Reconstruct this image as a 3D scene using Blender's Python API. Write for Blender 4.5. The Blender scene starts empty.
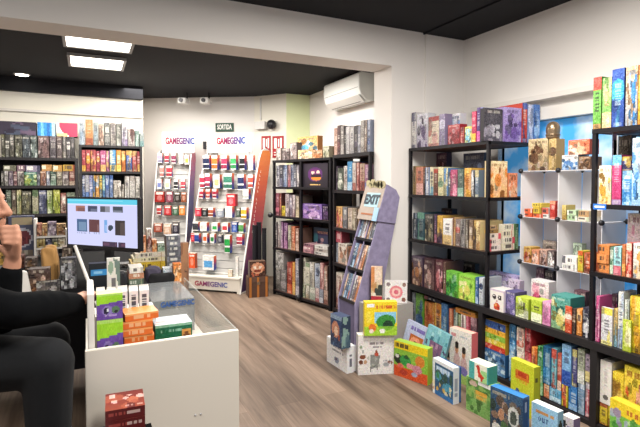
import bpy, bmesh, math, random
import numpy as np
from mathutils import Vector, Matrix

random.seed(7)
SC = bpy.context.scene
COL = SC.collection
SC.view_settings.view_transform = 'Standard'
SC.view_settings.look = 'None'

# ------------------------------------------------------------------ camera
YAW, PITCH, FPX, HOR = math.radians(26.0), math.radians(1.9), 480.0, 181.0
CAM = Vector((0, 0, 1.5))
PY0 = HOR + FPX * math.tan(PITCH)
FW = Vector((math.sin(YAW) * math.cos(PITCH), math.cos(YAW) * math.cos(PITCH), -math.sin(PITCH)))
RT = Vector((math.cos(YAW), -math.sin(YAW), 0))
UP = RT.cross(FW)
cd = bpy.data.cameras.new('camera'); cam = bpy.data.objects.new('camera', cd); COL.objects.link(cam)
cd.sensor_fit = 'HORIZONTAL'; cd.sensor_width = 36; cd.lens = 36 * FPX / 640
cd.shift_y = -(213.5 - PY0) / 640
cd.clip_start = 0.05
cam.location = CAM; cam.rotation_euler = (math.pi / 2 - PITCH, 0, -YAW)
SC.camera = cam

def ray(px, py):
    return FW + RT * ((px - 320) / FPX) - UP * ((py - PY0) / FPX)
def Q(px, py, d):
    return CAM + ray(px, py) * d
def onz(px, py, z=0.0):
    r = ray(px, py); return CAM + r * ((z - CAM.z) / r.z)
def onp(px, py, p, n):
    r = ray(px, py); n = Vector(n); return CAM + r * ((Vector(p) - CAM).dot(n) / r.dot(n))

class Plane:
    """vertical plane: origin o (x,y), run direction u; depth goes along v = u rotated +90 degrees"""
    def __init__(s, o, u):
        s.o = Vector((o[0], o[1], 0)); u = Vector((u[0], u[1], 0)); s.u = u.normalized()
        s.v = Vector((-s.u.y, s.u.x, 0)); s.ang = math.atan2(s.u.y, s.u.x)
    def hit(s, px, py, off=0.0):
        P = onp(px, py, s.o + s.v * off, s.v); return (P - s.o).dot(s.u), P.z
    def pt(s, a, d=0.0, z=0.0):
        p = s.o + s.u * a + s.v * d; p.z = z; return p

# ------------------------------------------------------------------ colour + materials
def lin(c): return c / 12.92 if c <= 0.04045 else ((c + 0.055) / 1.055) ** 2.4
def hx(h):
    if not isinstance(h, str): return tuple(h)
    if len(h) == 3: h = ''.join(x * 2 for x in h)
    return tuple(int(h[i:i + 2], 16) / 255 for i in (0, 2, 4))
def L4(h): return tuple(lin(x) for x in hx(h)) + (1,)

def mat(name, col, rough=0.6, metal=0.0, var=0.06, scale=8.0, bump=0.0, spec=0.4, coat=0.0):
    m = bpy.data.materials.new(name); m.use_nodes = True
    nt = m.node_tree; b = nt.nodes['Principled BSDF']
    b.inputs['Roughness'].default_value = rough; b.inputs['Metallic'].default_value = metal
    b.inputs['Specular IOR Level'].default_value = spec
    b.inputs['Coat Weight'].default_value = coat
    tc = nt.nodes.new('ShaderNodeTexCoord'); nz = nt.nodes.new('ShaderNodeTexNoise')
    nz.inputs['Scale'].default_value = scale; nz.inputs['Detail'].default_value = 4
    nt.links.new(tc.outputs['Object'], nz.inputs['Vector'])
    rp = nt.nodes.new('ShaderNodeMix'); rp.data_type = 'RGBA'
    c = L4(col)
    rp.inputs['A'].default_value = tuple(x * (1 - var) for x in c[:3]) + (1,)
    rp.inputs['B'].default_value = tuple(min(1, x * (1 + var)) for x in c[:3]) + (1,)
    nt.links.new(nz.outputs['Fac'], rp.inputs['Factor'])
    nt.links.new(rp.outputs['Result'], b.inputs['Base Color'])
    if bump:
        bp = nt.nodes.new('ShaderNodeBump'); bp.inputs['Strength'].default_value = bump
        nt.links.new(nz.outputs['Fac'], bp.inputs['Height']); nt.links.new(bp.outputs['Normal'], b.inputs['Normal'])
    return m

def print_mat(name, rough=0.42, emis=0.0):
    m = bpy.data.materials.new(name); m.use_nodes = True
    nt = m.node_tree; b = nt.nodes['Principled BSDF']
    at = nt.nodes.new('ShaderNodeAttribute'); at.attribute_name = 'ink'
    tc = nt.nodes.new('ShaderNodeTexCoord'); nz = nt.nodes.new('ShaderNodeTexNoise'); nz.inputs['Scale'].default_value = 60
    nt.links.new(tc.outputs['Object'], nz.inputs['Vector'])
    mx = nt.nodes.new('ShaderNodeMix'); mx.data_type = 'RGBA'; mx.blend_type = 'MULTIPLY'; mx.inputs['Factor'].default_value = 0.3
    nt.links.new(at.outputs['Color'], mx.inputs['A']); nt.links.new(nz.outputs['Color'], mx.inputs['B'])
    nt.links.new(at.outputs['Color'] if emis else mx.outputs['Result'], b.inputs['Base Color'])
    b.inputs['Roughness'].default_value = rough; b.inputs['Specular IOR Level'].default_value = 0.35
    if emis:
        nt.links.new(at.outputs['Color'], b.inputs['Emission Color']); b.inputs['Emission Strength'].default_value = emis
        b.inputs['Base Color'].default_value = (0.02, 0.02, 0.02, 1); nt.links.remove(b.inputs['Base Color'].links[0])
    return m

def glow(name, col, s):
    m = bpy.data.materials.new(name); m.use_nodes = True
    b = m.node_tree.nodes['Principled BSDF']; b.inputs['Emission Color'].default_value = L4(col); b.inputs['Emission Strength'].default_value = s
    b.inputs['Base Color'].default_value = L4(col); return m

def clear(name, col, alpha_mix, rough=0.1):
    m = bpy.data.materials.new(name); m.use_nodes = True
    nt = m.node_tree; b = nt.nodes['Principled BSDF']
    b.inputs['Base Color'].default_value = L4(col); b.inputs['Roughness'].default_value = rough
    tr = nt.nodes.new('ShaderNodeBsdfTransparent'); mx = nt.nodes.new('ShaderNodeMixShader'); mx.inputs[0].default_value = alpha_mix
    nt.links.new(tr.outputs[0], mx.inputs[1]); nt.links.new(b.outputs[0], mx.inputs[2])
    nt.links.new(mx.outputs[0], nt.nodes['Material Output'].inputs['Surface']); return m

INK = print_mat('printed_card'); SCREEN = print_mat('lit_screen', 0.2, 1.15)
def frosted():
    m = mat('frosted_panel', 'f2f1f4', 0.35, var=0.04, scale=4); nt = m.node_tree
    t = nt.nodes.new('ShaderNodeBsdfTranslucent'); t.inputs['Color'].default_value = L4('f0f0f6'); x = nt.nodes.new('ShaderNodeMixShader'); x.inputs[0].default_value = .22
    nt.links.new(nt.nodes['Principled BSDF'].outputs[0], x.inputs[1]); nt.links.new(t.outputs[0], x.inputs[2]); nt.links.new(x.outputs[0], nt.nodes['Material Output'].inputs['Surface']); return m
M = dict(
    wall=mat('white_wall_paint', 'e4e0dc', 0.85, var=0.025, scale=3, bump=0.02),
    wall2=mat('back_wall_paint', 'e8e4d8', 0.85, var=0.025, scale=3),
    alcove=mat('wall_lamp_glow_tint', 'e4edbf', 0.85, var=0.03),  # greenish-yellow lamp glow is painted into this wall colour
    soffit=mat('soffit_shade_tint', 'c9b8a8', 0.85, var=0.03),  # beige is the shade under the white beam put into colour; not applied
    ceil=mat('black_ceiling_paint', '15161c', 0.9, var=0.12, scale=2),
    trimw=mat('white_trim', 'd8d4ce', 0.55, var=0.02),
    black=mat('black_metal', '17151a', 0.45, 0.3, var=0.1),
    dark=mat('dark_plastic', '1d1d22', 0.4, var=0.1),
    wood=mat('brown_board', '4f3528', 0.65, var=0.2, scale=20),
    board=mat('black_board', '1b181b', 0.55, var=0.15, scale=20),
    slat=mat('slatwall_shade_tint', 'a5a3a0', 0.55, var=.05), deskm=mat('black_desk', '0a0a0c', 0.9, var=.15, spec=.1),  # slat: shading behind the packs is put into the grey of white slats
    white=mat('white_laminate', 'cdc7bc', 0.4, var=0.02, scale=2),
    whitem=mat('white_metal', 'd2d0cd', 0.45, var=0.02),
    grey=mat('grey_plastic', '9a9a9c', 0.5, var=0.05),
    acw=mat('air_conditioner_plastic', 'eef0ec', 0.35, var=0.02),
    frost=frosted(),
    skin=mat('skin', 'ae7c64', 0.6, var=0.08, scale=30),
    cloth=mat('black_knit', '060709', 0.98, spec=.1, var=0.3, scale=60, bump=0.1),
    jean=mat('dark_denim', '090b0f', 0.98, var=0.25, scale=80, bump=0.1),
    hair=mat('dark_beard', '2a211e', 0.9, var=0.4, scale=120, bump=0.3),
    eye=mat('eye', '2a2422', 0.2, var=0.05),
    bronze=mat('bronze_metal', '8f7a62', 0.3, 0.7, var=0.2),
    tan=mat('tan_paper', 'a97f4a', 0.8, var=0.12),
    red=mat('sign_red', 'a3252c', 0.5, var=0.05), green=mat('sign_green', '17402f', 0.5, var=0.05),
    text=mat('white_lettering', 'f2f0ea', 0.5, var=0.01), blue=mat('blue_lettering', '27508f', 0.5, var=0.02),
    darktext=mat('dark_lettering', '1d3040', 0.5, var=0.02),
    lamp=glow('lamp_diffuser', 'fff6e4', 9.0), lamp2=glow('strip_diffuser', 'fff8ee', 7.0),
    glass=clear('clear_glass', 'cfd8d6', 0.28, 0.05), acry=clear('clear_acrylic', '94989a', 0.42, 0.12),
    carpet=mat('cardboard_brown', '6b4a30', 0.8, var=0.15),
)

# ------------------------------------------------------------------ object helpers
def setp(o, label=None, cat=None, group=None, kind=None):
    if label: o['label'] = label
    if cat: o['category'] = cat
    if group: o['group'] = group
    if kind: o['kind'] = kind
    return o
def link(name, me, parent=None, loc=None, rz=None):
    o = bpy.data.objects.new(name, me); COL.objects.link(o)
    if parent: o.parent = parent
    if loc is not None: o.location = loc
    if rz is not None: o.rotation_euler = (0, 0, rz)
    return o
def empty(name, loc, rz, label, cat, group=None):
    return setp(link(name, None, None, loc, rz), label, cat, group)

class MB:
    def __init__(s): s.v = []; s.f = []; s.smooth = False
    def box(s, a, b):
        x0, y0, z0 = a; x1, y1, z1 = b; n = len(s.v)
        x0, x1 = min(x0, x1), max(x0, x1); y0, y1 = min(y0, y1), max(y0, y1); z0, z1 = min(z0, z1), max(z0, z1)
        s.v += [(x0, y0, z0), (x1, y0, z0), (x1, y1, z0), (x0, y1, z0), (x0, y0, z1), (x1, y0, z1), (x1, y1, z1), (x0, y1, z1)]
        s.f += [tuple(n + i for i in q) for q in ((0, 3, 2, 1), (4, 5, 6, 7), (0, 1, 5, 4), (1, 2, 6, 5), (2, 3, 7, 6), (3, 0, 4, 7))]
        return s
    def tube(s, p, q, r0, r1=None, n=12):
        p = Vector(p); q = Vector(q); r1 = r0 if r1 is None else r1; d = (q - p).normalized()
        a = d.orthogonal().normalized(); b = d.cross(a); k = len(s.v)
        for c, r in ((p, r0), (q, r1)):
            for i in range(n):
                t = 2 * math.pi * i / n; s.v.append(tuple(c + a * r * math.cos(t) + b * r * math.sin(t)))
        for i in range(n):
            j = (i + 1) % n; s.f.append((k + i, k + j, k + n + j, k + n + i))
        s.f.append(tuple(k + i for i in reversed(range(n)))); s.f.append(tuple(k + n + i for i in range(n)))
        return s
    def prism(s, prof, x0, x1, axis=0):
        """closed 2-D profile swept along an axis (0: x with (y,z) profile, 1: y with (x,z), 2: z with (x,y))"""
        n = len(prof); k = len(s.v)
        for t in (x0, x1):
            for a, b in prof: s.v.append((t, a, b) if axis == 0 else (a, t, b) if axis == 1 else (a, b, t))
        for i in range(n):
            j = (i + 1) % n; s.f.append((k + i, k + j, k + n + j, k + n + i))
        s.f.append(tuple(k + i for i in reversed(range(n)))); s.f.append(tuple(k + n + i for i in range(n)))
        return s
    def lathe(s, prof, c=(0, 0), n=20):
        k = len(s.v)
        for r, z in prof:
            for i in range(n):
                t = 2 * math.pi * i / n; s.v.append((c[0] + r * math.cos(t), c[1] + r * math.sin(t), z))
        for a in range(len(prof) - 1):
            for i in range(n):
                j = (i + 1) % n; s.f.append((k + a * n + i, k + a * n + j, k + (a + 1) * n + j, k + (a + 1) * n + i))
        s.f.append(tuple(k + i for i in reversed(range(n)))); s.f.append(tuple(k + (len(prof) - 1) * n + i for i in range(n)))
        s.smooth = True
        return s
    def ball(s, c, r, n=12):
        c = Vector(c); pr = [(max(1e-4, r * math.sin(math.pi * i / n)), -r * math.cos(math.pi * i / n)) for i in range(n + 1)]
        k = len(s.v); s.lathe(pr, (0, 0), n + 4)
        for i in range(k, len(s.v)): s.v[i] = tuple(Vector(s.v[i]) + c)
        return s
    def mesh(s, name, m, bevel=0.0):
        me = bpy.data.meshes.new(name); me.from_pydata(s.v, [], s.f)
        bm = bmesh.new(); bm.from_mesh(me); bmesh.ops.recalc_face_normals(bm, faces=bm.faces)
        if bevel: bmesh.ops.bevel(bm, geom=bm.edges[:], offset=bevel, segments=2, affect='EDGES', clamp_overlap=True)
        bm.to_mesh(me); bm.free(); me.materials.append(m)
        if s.smooth:
            for p in me.polygons: p.use_smooth = True
        return me
    def obj(s, name, m, parent=None, loc=None, rz=None, bevel=0.0): return link(name, s.mesh(name, m, bevel), parent, loc, rz)

def struct(name, mb, m):
    return setp(mb.obj(name, m), kind='structure')

# ------------------------------------------------------------------ painted faces
F35 = {'A': '25755', 'B': '65656', 'C': '34443', 'D': '65556', 'E': '74647', 'F': '74644', 'G': '34553', 'H': '55755', 'I': '72227', 'J': '11152', 'K': '55655', 'L': '44447', 'M': '57755',
       'N': '67555', 'O': '25552', 'P': '65644', 'R': '65655', 'S': '34216', 'T': '72222', 'U': '55557', 'V': '55552', 'X': '55255', 'Y': '55222', ' ': '00000'}
class Cv:
    def __init__(s, w, h, base, rng=None):
        s.w = max(1, int(w)); s.h = max(1, int(h)); s.a = np.zeros((s.h, s.w, 3)); s.a[:] = hx(base); s.r = rng or random
    def rect(s, x0, y0, x1, y1, c, t=1.0):
        a, b = int(round(x0 * s.w)), max(int(round(x0 * s.w)) + 1, int(round(x1 * s.w)))
        d, e = int(round(y0 * s.h)), max(int(round(y0 * s.h)) + 1, int(round(y1 * s.h)))
        v = s.a[d:e, a:b]; v[:] = v * (1 - t) + np.array(hx(c)) * t; return s
    def ell(s, cx, cy, rx, ry, c, t=1.0):
        Y, X = np.mgrid[0:s.h, 0:s.w]; m = (((X + .5) / s.w - cx) / rx) ** 2 + (((Y + .5) / s.h - cy) / ry) ** 2 <= 1
        s.a[m] = s.a[m] * (1 - t) + np.array(hx(c)) * t; return s
    def poly(s, pts, c):
        Y, X = np.mgrid[0:s.h, 0:s.w]; X = (X + .5) / s.w; Y = (Y + .5) / s.h; m = np.zeros(X.shape, bool)
        for (x0, y0), (x1, y1) in zip(pts, pts[1:] + pts[:1]):
            if y0 != y1: m ^= ((Y < max(y0, y1)) & (Y >= min(y0, y1)) & (X < x0 + (Y - y0) * (x1 - x0) / (y1 - y0)))
        s.a[m] = hx(c); return s
    def grad(s, c0, c1, y0=0.0, y1=1.0):
        a, e = int(y0 * s.h), max(int(y0 * s.h) + 1, int(y1 * s.h)); n = e - a
        for i in range(n):
            t = i / max(1, n - 1); s.a[a + i] = np.array(hx(c0)) * (1 - t) + np.array(hx(c1)) * t
        return s
    def noise(s, k):
        s.a = np.clip(s.a + np.array([[[s.r.gauss(0, k)] for _ in range(s.w)] for _ in range(s.h)]), 0, 1); return s
    def blobs(s, cols, n, r=0.12, y0=0.1, y1=0.95, t=0.85):
        for _ in range(n): s.ell(s.r.uniform(0.05, .95), s.r.uniform(y0, y1), s.r.uniform(r * .4, r), s.r.uniform(r * .4, r), s.r.choice(cols), t)
        return s
    def dashes(s, x0, y0, x1, y1, c, t=0.85, p=0.7):
        """illegible small print: a line of blocks"""
        a, b = int(x0 * s.w), max(int(x0 * s.w) + 1, int(math.ceil(x1 * s.w))); d, e = int(y0 * s.h), max(int(y0 * s.h) + 1, int(y1 * s.h))
        c = np.array(hx(c))
        if (b - a) >= (e - d):
            for x in range(a, min(b, s.w)):
                if s.r.random() < p: s.a[d:e, x] = s.a[d:e, x] * (1 - t) + c * t
        else:
            for y in range(d, min(e, s.h)):
                if s.r.random() < p: s.a[y, a:b] = s.a[y, a:b] * (1 - t) + c * t
        return s
    def word(s, txt, x, y, c, k=1):
        """3 by 5 block letters, top corner at cell x, y"""
        c = np.array(hx(c))
        for ch in txt:
            g = F35.get(ch, '00000')
            for j, row in enumerate(g):
                for i in range(3):
                    if int(row) >> (2 - i) & 1: s.a[max(0, y + j * k):y + j * k + k, max(0, x + i * k):x + i * k + k] = c
            x += 4 * k
        return s

def mixc(a, b, t): a, b = hx(a), hx(b); return tuple(x * (1 - t) + y * t for x, y in zip(a, b))
def lum(c): c = hx(c); return .3 * c[0] + .6 * c[1] + .1 * c[2]

def spine(w, h, base, acc, rng):
    c = Cv(w, h, base, rng); k = rng.random()
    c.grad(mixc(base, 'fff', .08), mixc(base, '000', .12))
    ink = 'f0ece0' if lum(base) < .5 else rng.choice(['2a2630', mixc(acc, '000', .3)])
    if k < .35: c.rect(0, rng.uniform(.6, .75), 1, 1, acc, .9)
    elif k < .6: c.rect(0, 0, 1, rng.uniform(.15, .28), acc, .9).rect(0, .9, 1, 1, mixc(acc, base, .4), .8)
    elif k < .8: c.ell(.5, rng.uniform(.3, .75), .6, rng.uniform(.1, .2), acc, .85)
    else: c.blobs([acc, mixc(acc, 'fff', .3), mixc(acc, '000', .4)], 4, .4)
    if rng.random() < .6: c.blobs([acc, mixc(acc, 'fff', .35), mixc(base, '000', .45), mixc(acc, '000', .4), mixc(base, 'fff', .3)], rng.randint(3, 7), .3, 0, 1, .55)
    y = rng.uniform(.12, .3)
    c.dashes(.3, y, .72, y + rng.uniform(.3, .45), ink, rng.uniform(.25, .6), .6)
    c.rect(.2, .92, .8, .97, ink, .3)
    return c.noise(.06)
def bands(w, h, base, acc, rng):
    c = Cv(w, h, '34508c', rng)
    for i, q in enumerate(('3c5a94', 'e0a838', '8cb844', 'd8c040', 'c8402c')): c.rect(0, .06 + .18 * i, 1, .24 + .18 * i, q).blobs([mixc(q, 'fff', .4), mixc(q, '000', .35)], 4, .08, .08 + .18 * i, .22 + .18 * i)
    return c.noise(.05)
def plain(w, h, base, acc, rng):
    return Cv(w, h, base, rng).dashes(.4, .2, .6, .6, acc, .5).ell(.5, .85, .2, .06, mixc(acc, '000', .4)).noise(.02)
def lying(w, h, base, acc, rng):
    c = Cv(w, h, base, rng); x = rng.uniform(.08, .3)
    c.rect(0 if rng.random() < .5 else .8, 0, .2 if rng.random() < .5 else 1, 1, acc, .85)
    ink = 'f0ece0' if lum(base) < .5 else '3a3236'
    return c.dashes(x, .25, x + rng.uniform(.35, .5), .75, ink, .7).noise(.035)
def cover(w, h, base, acc, rng):
    c = Cv(w, h, base, rng)
    c.grad(mixc(base, 'fff', .1), mixc(base, acc, .45))
    c.blobs([acc, mixc(acc, '000', .45), mixc(acc, 'fff', .45), mixc(base, '000', .4)], rng.randint(14, 22), .15, .2, 1)
    c.ell(rng.uniform(.3, .7), rng.uniform(.45, .75), .2, .18, acc, .8)
    ink = 'f2ead6' if lum(base) < .55 else mixc(acc, '000', .5)
    c.dashes(rng.uniform(.08, .2), .08, rng.uniform(.75, .92), .16, ink, .45, .75)
    return c.noise(.06)

def inked(name, faces, parent=None, loc=None, rz=None, m=None):
    """faces: list of (origin, du, dv, Cv or colour); du runs along canvas x, dv down canvas y"""
    V, F, C = [], [], []
    for o, du, dv, cv in faces:
        o, du, dv = (np.array(q, float) for q in (o, du, dv))
        a = cv.a if isinstance(cv, Cv) else np.array(hx(cv)).reshape(1, 1, 3)
        h, w = a.shape[:2]; n = len(V)
        J, I = np.mgrid[0:h + 1, 0:w + 1]
        V += (o + I[..., None] / w * du + J[..., None] / h * dv).reshape(-1, 3).tolist()
        for j in range(h):
            for i in range(w):
                p = n + j * (w + 1) + i; F.append((p, p + w + 1, p + w + 2, p + 1))
        C.append(a.reshape(-1, 3))
    me = bpy.data.meshes.new(name); me.from_pydata(V, [], F)
    C = np.clip(np.concatenate(C), 0, 1); C = np.where(C <= .04045, C / 12.92, ((C + .055) / 1.055) ** 2.4)
    at = me.color_attributes.new('ink', 'FLOAT_COLOR', 'CORNER')
    d = np.ones((len(F) * 4, 4), np.float32); d[:, :3] = np.repeat(C, 4, axis=0)
    at.data.foreach_set('color', d.ravel()); me.materials.append(m or INK)
    return link(name, me, parent, loc, rz)

def boxfaces(W, D, H, front, side, top, right=None, left=None, y0=0.0):
    x = W / 2
    return [((-x, y0, H), (W, 0, 0), (0, 0, -H), front), ((x, y0, H), (0, D, 0), (0, 0, -H), right or side), ((-x, y0 + D, H), (0, -D, 0), (0, 0, -H), left or side),
            ((-x, y0 + D, H), (W, 0, 0), (0, -D, 0), top), ((x, y0 + D, H), (-W, 0, 0), (0, 0, -H), side), ((-x, y0, 0), (W, 0, 0), (0, D, 0), side)]

PAL = [('black', '1c1a1e'), ('dark grey', '4a4a4c'), ('grey', '8c8c8c'), ('pale grey', 'bcbab8'), ('white', 'e8e6e2'), ('cream', 'e4d8b8'), ('beige', 'c4b094'), ('red', 'b8343a'), ('dark red', '6a2428'),
       ('orange', 'dc8038'), ('yellow', 'e2c438'), ('lime', 'b4cc3c'), ('green', '5ca048'), ('dark green', '38503c'), ('teal', '3c8c88'), ('light blue', '84b8dc'), ('blue', '386eb0'),
       ('navy', '2c3050'), ('purple', '6a4a8c'), ('lavender', 'b4a8d0'), ('pink', 'd480a8'), ('brown', '6c5040'), ('tan', 'a08660'), ('magenta', 'a83c70'), ('slate', '66707e'), ('mauve', '866c78'), ('olive', '77774c')]
PAL = [(n, hx(h)) for n, h in PAL]
def cname(c): c = hx(c); return min(PAL, key=lambda p: sum((a - b) ** 2 for a, b in zip(p[1], c)))[0]
ORD = 'first second third fourth fifth sixth seventh eighth ninth tenth eleventh twelfth thirteenth fourteenth fifteenth sixteenth seventeenth eighteenth nineteenth twentieth'.split()
ORD += ['twenty-' + o for o in ORD[:9]]

def game(name, label, cat, group, loc, rz, W, D, H, front, base, rng, side=None, tray=None, right=None, left=None, top=None):
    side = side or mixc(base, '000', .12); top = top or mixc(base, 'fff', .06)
    if tray:
        o = inked(name, boxfaces(W, D * .72, H, front, side, top, right, left), None, loc, rz)
        i = .004; x = W / 2 - i
        inked('tray', [((x, D * .72, H - i), (0, D * .28, 0), (0, 0, -H + 2 * i), tray), ((-x, D, H - i), (0, -D * .28, 0), (0, 0, -H + 2 * i), tray), ((-x, D, H - i), (2 * x, 0, 0), (0, -D * .28, 0), tray),
                       ((x, D, H - i), (-2 * x, 0, 0), (0, 0, -H + 2 * i), tray), ((-x, D * .72, i), (2 * x, 0, 0), (0, D * .28, 0), tray)], o)
    else:
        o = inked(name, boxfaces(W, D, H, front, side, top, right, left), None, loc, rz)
    return setp(o, label, cat, group)

USED = set()
def uniq(lbl):
    assert lbl not in USED, lbl
    USED.add(lbl); return lbl

def row(pl, zs, shelf, lm, txt, cell=0.007, noun='game box', dep=0.24, setb=0.02, group=None, lim=None, zmax=None, maxd=None, dk=None):
    """one shelf of boxes; each line: x0 x1 ytop base accent [s|c|h] [b=back offset] [d=depth] [on=index] [r=rotation]"""
    out = []; k = 0
    for ln in txt.replace(';', '\n').strip().splitlines():
        t = ln.split()
        if not t: continue
        x0, x1, yt = map(float, t[:3]); base, acc = t[3], t[4]; fl = t[5:]
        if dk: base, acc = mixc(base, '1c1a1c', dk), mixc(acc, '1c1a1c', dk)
        st = 's'; b = 0.0; d = dep; on = None; H = None
        for f in fl:
            if f in 'schbp': st = f
            elif f[:2] == 'b=': b = float(f[2:])
            elif f[:2] == 'd=': d = float(f[2:])
            elif f[:3] == 'on=': on = int(f[3:])
            elif f[:2] == 'H=': H = float(f[2:])
        rng = random.Random(hash((round(x0 * 10), round(yt * 10), round(zs * 1000))) & 0xffff)
        off = setb + b
        a0, _ = pl.hit(x0, yt, off); a1, _ = pl.hit(x1, yt, off); _, z = pl.hit((x0 + x1) / 2, yt, off)
        if lim:
            lo_, hi_ = min(lim, key=lambda q: abs((q[0] + q[1]) / 2 - (a0 + a1) / 2))
            a0, a1 = min(max(a0, lo_), hi_ - .012), max(min(a1, hi_), lo_ + .012)
        off += rng.uniform(0, .008)
        if maxd: d = max(.01, min(d, maxd - off))
        zb = zs + .001 if on is None else out[on][1] + .001
        if H is None: H = max(.012, (min(z, zmax) if zmax else z) - zb)
        W = max(.008, abs(a1 - a0) - .003)
        w, h = max(3, min(40, round(W / cell))), max(3, min(48, round(H / cell)))
        front = dict(s=spine, c=cover, h=lying, b=bands, p=plain)[st](w, h, base, acc, rng)
        if st == 'b': st = 'c'
        if st == 'p': st = 's'
        n = ORD[k]; k += 1
        c1, c2 = cname(base), cname(acc)
        cs = c1 if c1 == c2 else c1 + ' and ' + c2
        nn, nm = {'s': (noun, noun), 'c': ('box cover-out', 'game box'), 'h': ('flat box', 'flat box')}[st]
        if noun == 'small game box': nn, nm = {'s': 'small box', 'c': 'small box cover-out', 'h': 'small flat box'}[st], noun
        nm = nm.replace(' ', '_')
        lbl = (f'{cs} {nn}, {n} from {lm} on {shelf}')
        if len(lbl.split()) > 16: lbl = f'{c1} {nn}, {n} from {lm} on {shelf}'
        assert len(lbl.split()) <= 16, lbl
        uniq(lbl)
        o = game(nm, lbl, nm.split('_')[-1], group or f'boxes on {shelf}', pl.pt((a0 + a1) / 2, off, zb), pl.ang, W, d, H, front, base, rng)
        out.append((o, zb + H))
    return out

def text_mesh(name, s, size, m, parent=None, loc=(0, 0, 0), rot=(math.pi / 2, 0, 0), ext=0.001, bold=0.0, grad=None, align='CENTER'):
    cu = bpy.data.curves.new('t', 'FONT'); cu.body = s; cu.size = size; cu.extrude = ext; cu.offset = bold; cu.align_x = align; cu.align_y = 'CENTER'
    to = bpy.data.objects.new('t', cu); COL.objects.link(to); bpy.context.view_layer.update()
    me = bpy.data.meshes.new_from_object(to.evaluated_get(bpy.context.evaluated_depsgraph_get()))
    bpy.data.objects.remove(to); me.name = name; me.materials.clear(); me.materials.append(INK if grad else m)
    if grad:
        xs = np.array([v.co.x for v in me.vertices]); lo, hi = xs.min(), xs.max()
        at = me.color_attributes.new('ink', 'FLOAT_COLOR', 'CORNER'); c0, c1, c2 = (np.array(L4(g)) for g in grad)
        for l in me.loops:
            t = (xs[l.vertex_index] - lo) / (hi - lo); c = c0 * (1 - 2 * t) + c1 * 2 * t if t < .5 else c1 * (2 - 2 * t) + c2 * (2 * t - 1)
            at.data[l.index].color = c
    o = link(name, me, parent, loc); o.rotation_euler = rot; return o

# ------------------------------------------------------------------ the room
def floor_mat():
    m = bpy.data.materials.new('wood_plank_floor'); m.use_nodes = True
    nt = m.node_tree; b = nt.nodes['Principled BSDF']; N = nt.nodes.new; Lk = nt.links.new
    tc = N('ShaderNodeTexCoord'); mp = N('ShaderNodeMapping'); mp.inputs['Rotation'].default_value = (0, 0, math.pi / 2)
    Lk(tc.outputs['Object'], mp.inputs['Vector'])
    br = N('ShaderNodeTexBrick'); br.offset = .37; br.inputs['Scale'].default_value = 1
    br.inputs['Brick Width'].default_value = 1.25; br.inputs['Row Height'].default_value = .185; br.inputs['Mortar Size'].default_value = .0018
    br.inputs['Color1'].default_value = L4('8d7a6c'); br.inputs['Color2'].default_value = L4('78675a'); br.inputs['Mortar'].default_value = L4('6a5546')
    Lk(mp.outputs['Vector'], br.inputs['Vector'])
    m2 = N('ShaderNodeMapping'); m2.inputs['Scale'].default_value = (9, .8, 1); Lk(tc.outputs['Object'], m2.inputs['Vector'])
    nz = N('ShaderNodeTexNoise'); nz.inputs['Scale'].default_value = 1.0; nz.inputs['Detail'].default_value = 7; nz.inputs['Distortion'].default_value = .6; Lk(m2.outputs['Vector'], nz.inputs['Vector'])
    rp = N('ShaderNodeValToRGB'); rp.color_ramp.elements[0].position = .32; rp.color_ramp.elements[0].color = (.30, .27, .25, 1)
    rp.color_ramp.elements[1].position = .66; rp.color_ramp.elements[1].color = (1.12, 1.1, 1.06, 1); Lk(nz.outputs['Fac'], rp.inputs['Fac'])
    m3 = N('ShaderNodeMapping'); m3.inputs['Scale'].default_value = (60, 3, 1); Lk(tc.outputs['Object'], m3.inputs['Vector'])
    n2 = N('ShaderNodeTexNoise'); n2.inputs['Scale'].default_value = 1; n2.inputs['Detail'].default_value = 4; Lk(m3.outputs['Vector'], n2.inputs['Vector'])
    r2 = N('ShaderNodeValToRGB'); r2.color_ramp.elements[0].position = .3; r2.color_ramp.elements[0].color = (.7, .68, .66, 1); r2.color_ramp.elements[1].position = .6; Lk(n2.outputs['Fac'], r2.inputs['Fac'])
    x1 = N('ShaderNodeMix'); x1.data_type = 'RGBA'; x1.blend_type = 'MULTIPLY'; x1.inputs['Factor'].default_value = .85
    Lk(br.outputs['Color'], x1.inputs['A']); Lk(rp.outputs['Color'], x1.inputs['B'])
    x2 = N('ShaderNodeMix'); x2.data_type = 'RGBA'; x2.blend_type = 'MULTIPLY'; x2.inputs['Factor'].default_value = .8
    Lk(x1.outputs['Result'], x2.inputs['A']); Lk(r2.outputs['Color'], x2.inputs['B'])
    Lk(x2.outputs['Result'], b.inputs['Base Color']); b.inputs['Roughness'].default_value = .5; b.inputs['Specular IOR Level'].default_value = .3
    bp = N('ShaderNodeBump'); bp.inputs['Strength'].default_value = .08; Lk(n2.outputs['Fac'], bp.inputs['Height']); Lk(bp.outputs['Normal'], b.inputs['Normal'])
    return m
FLOOR = floor_mat()
XW, YW, YB = 3.42, 3.75, 4.05
struct('floor', MB().box((-3.6, -.6, -.1), (3.6, 8.7, 0)), FLOOR)
struct('ceiling', MB().box((-3.6, -.6, 2.92), (3.6, YB, 3.05)), M['ceil'])
struct('ceiling', MB().box((-3.6, YB, 2.84), (3.6, 8.8, 3.0)), M['ceil'])
struct('ceiling', MB().box((2.93, -.6, 2.905), (XW, YW, 2.93)), M['ceil'])
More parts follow.
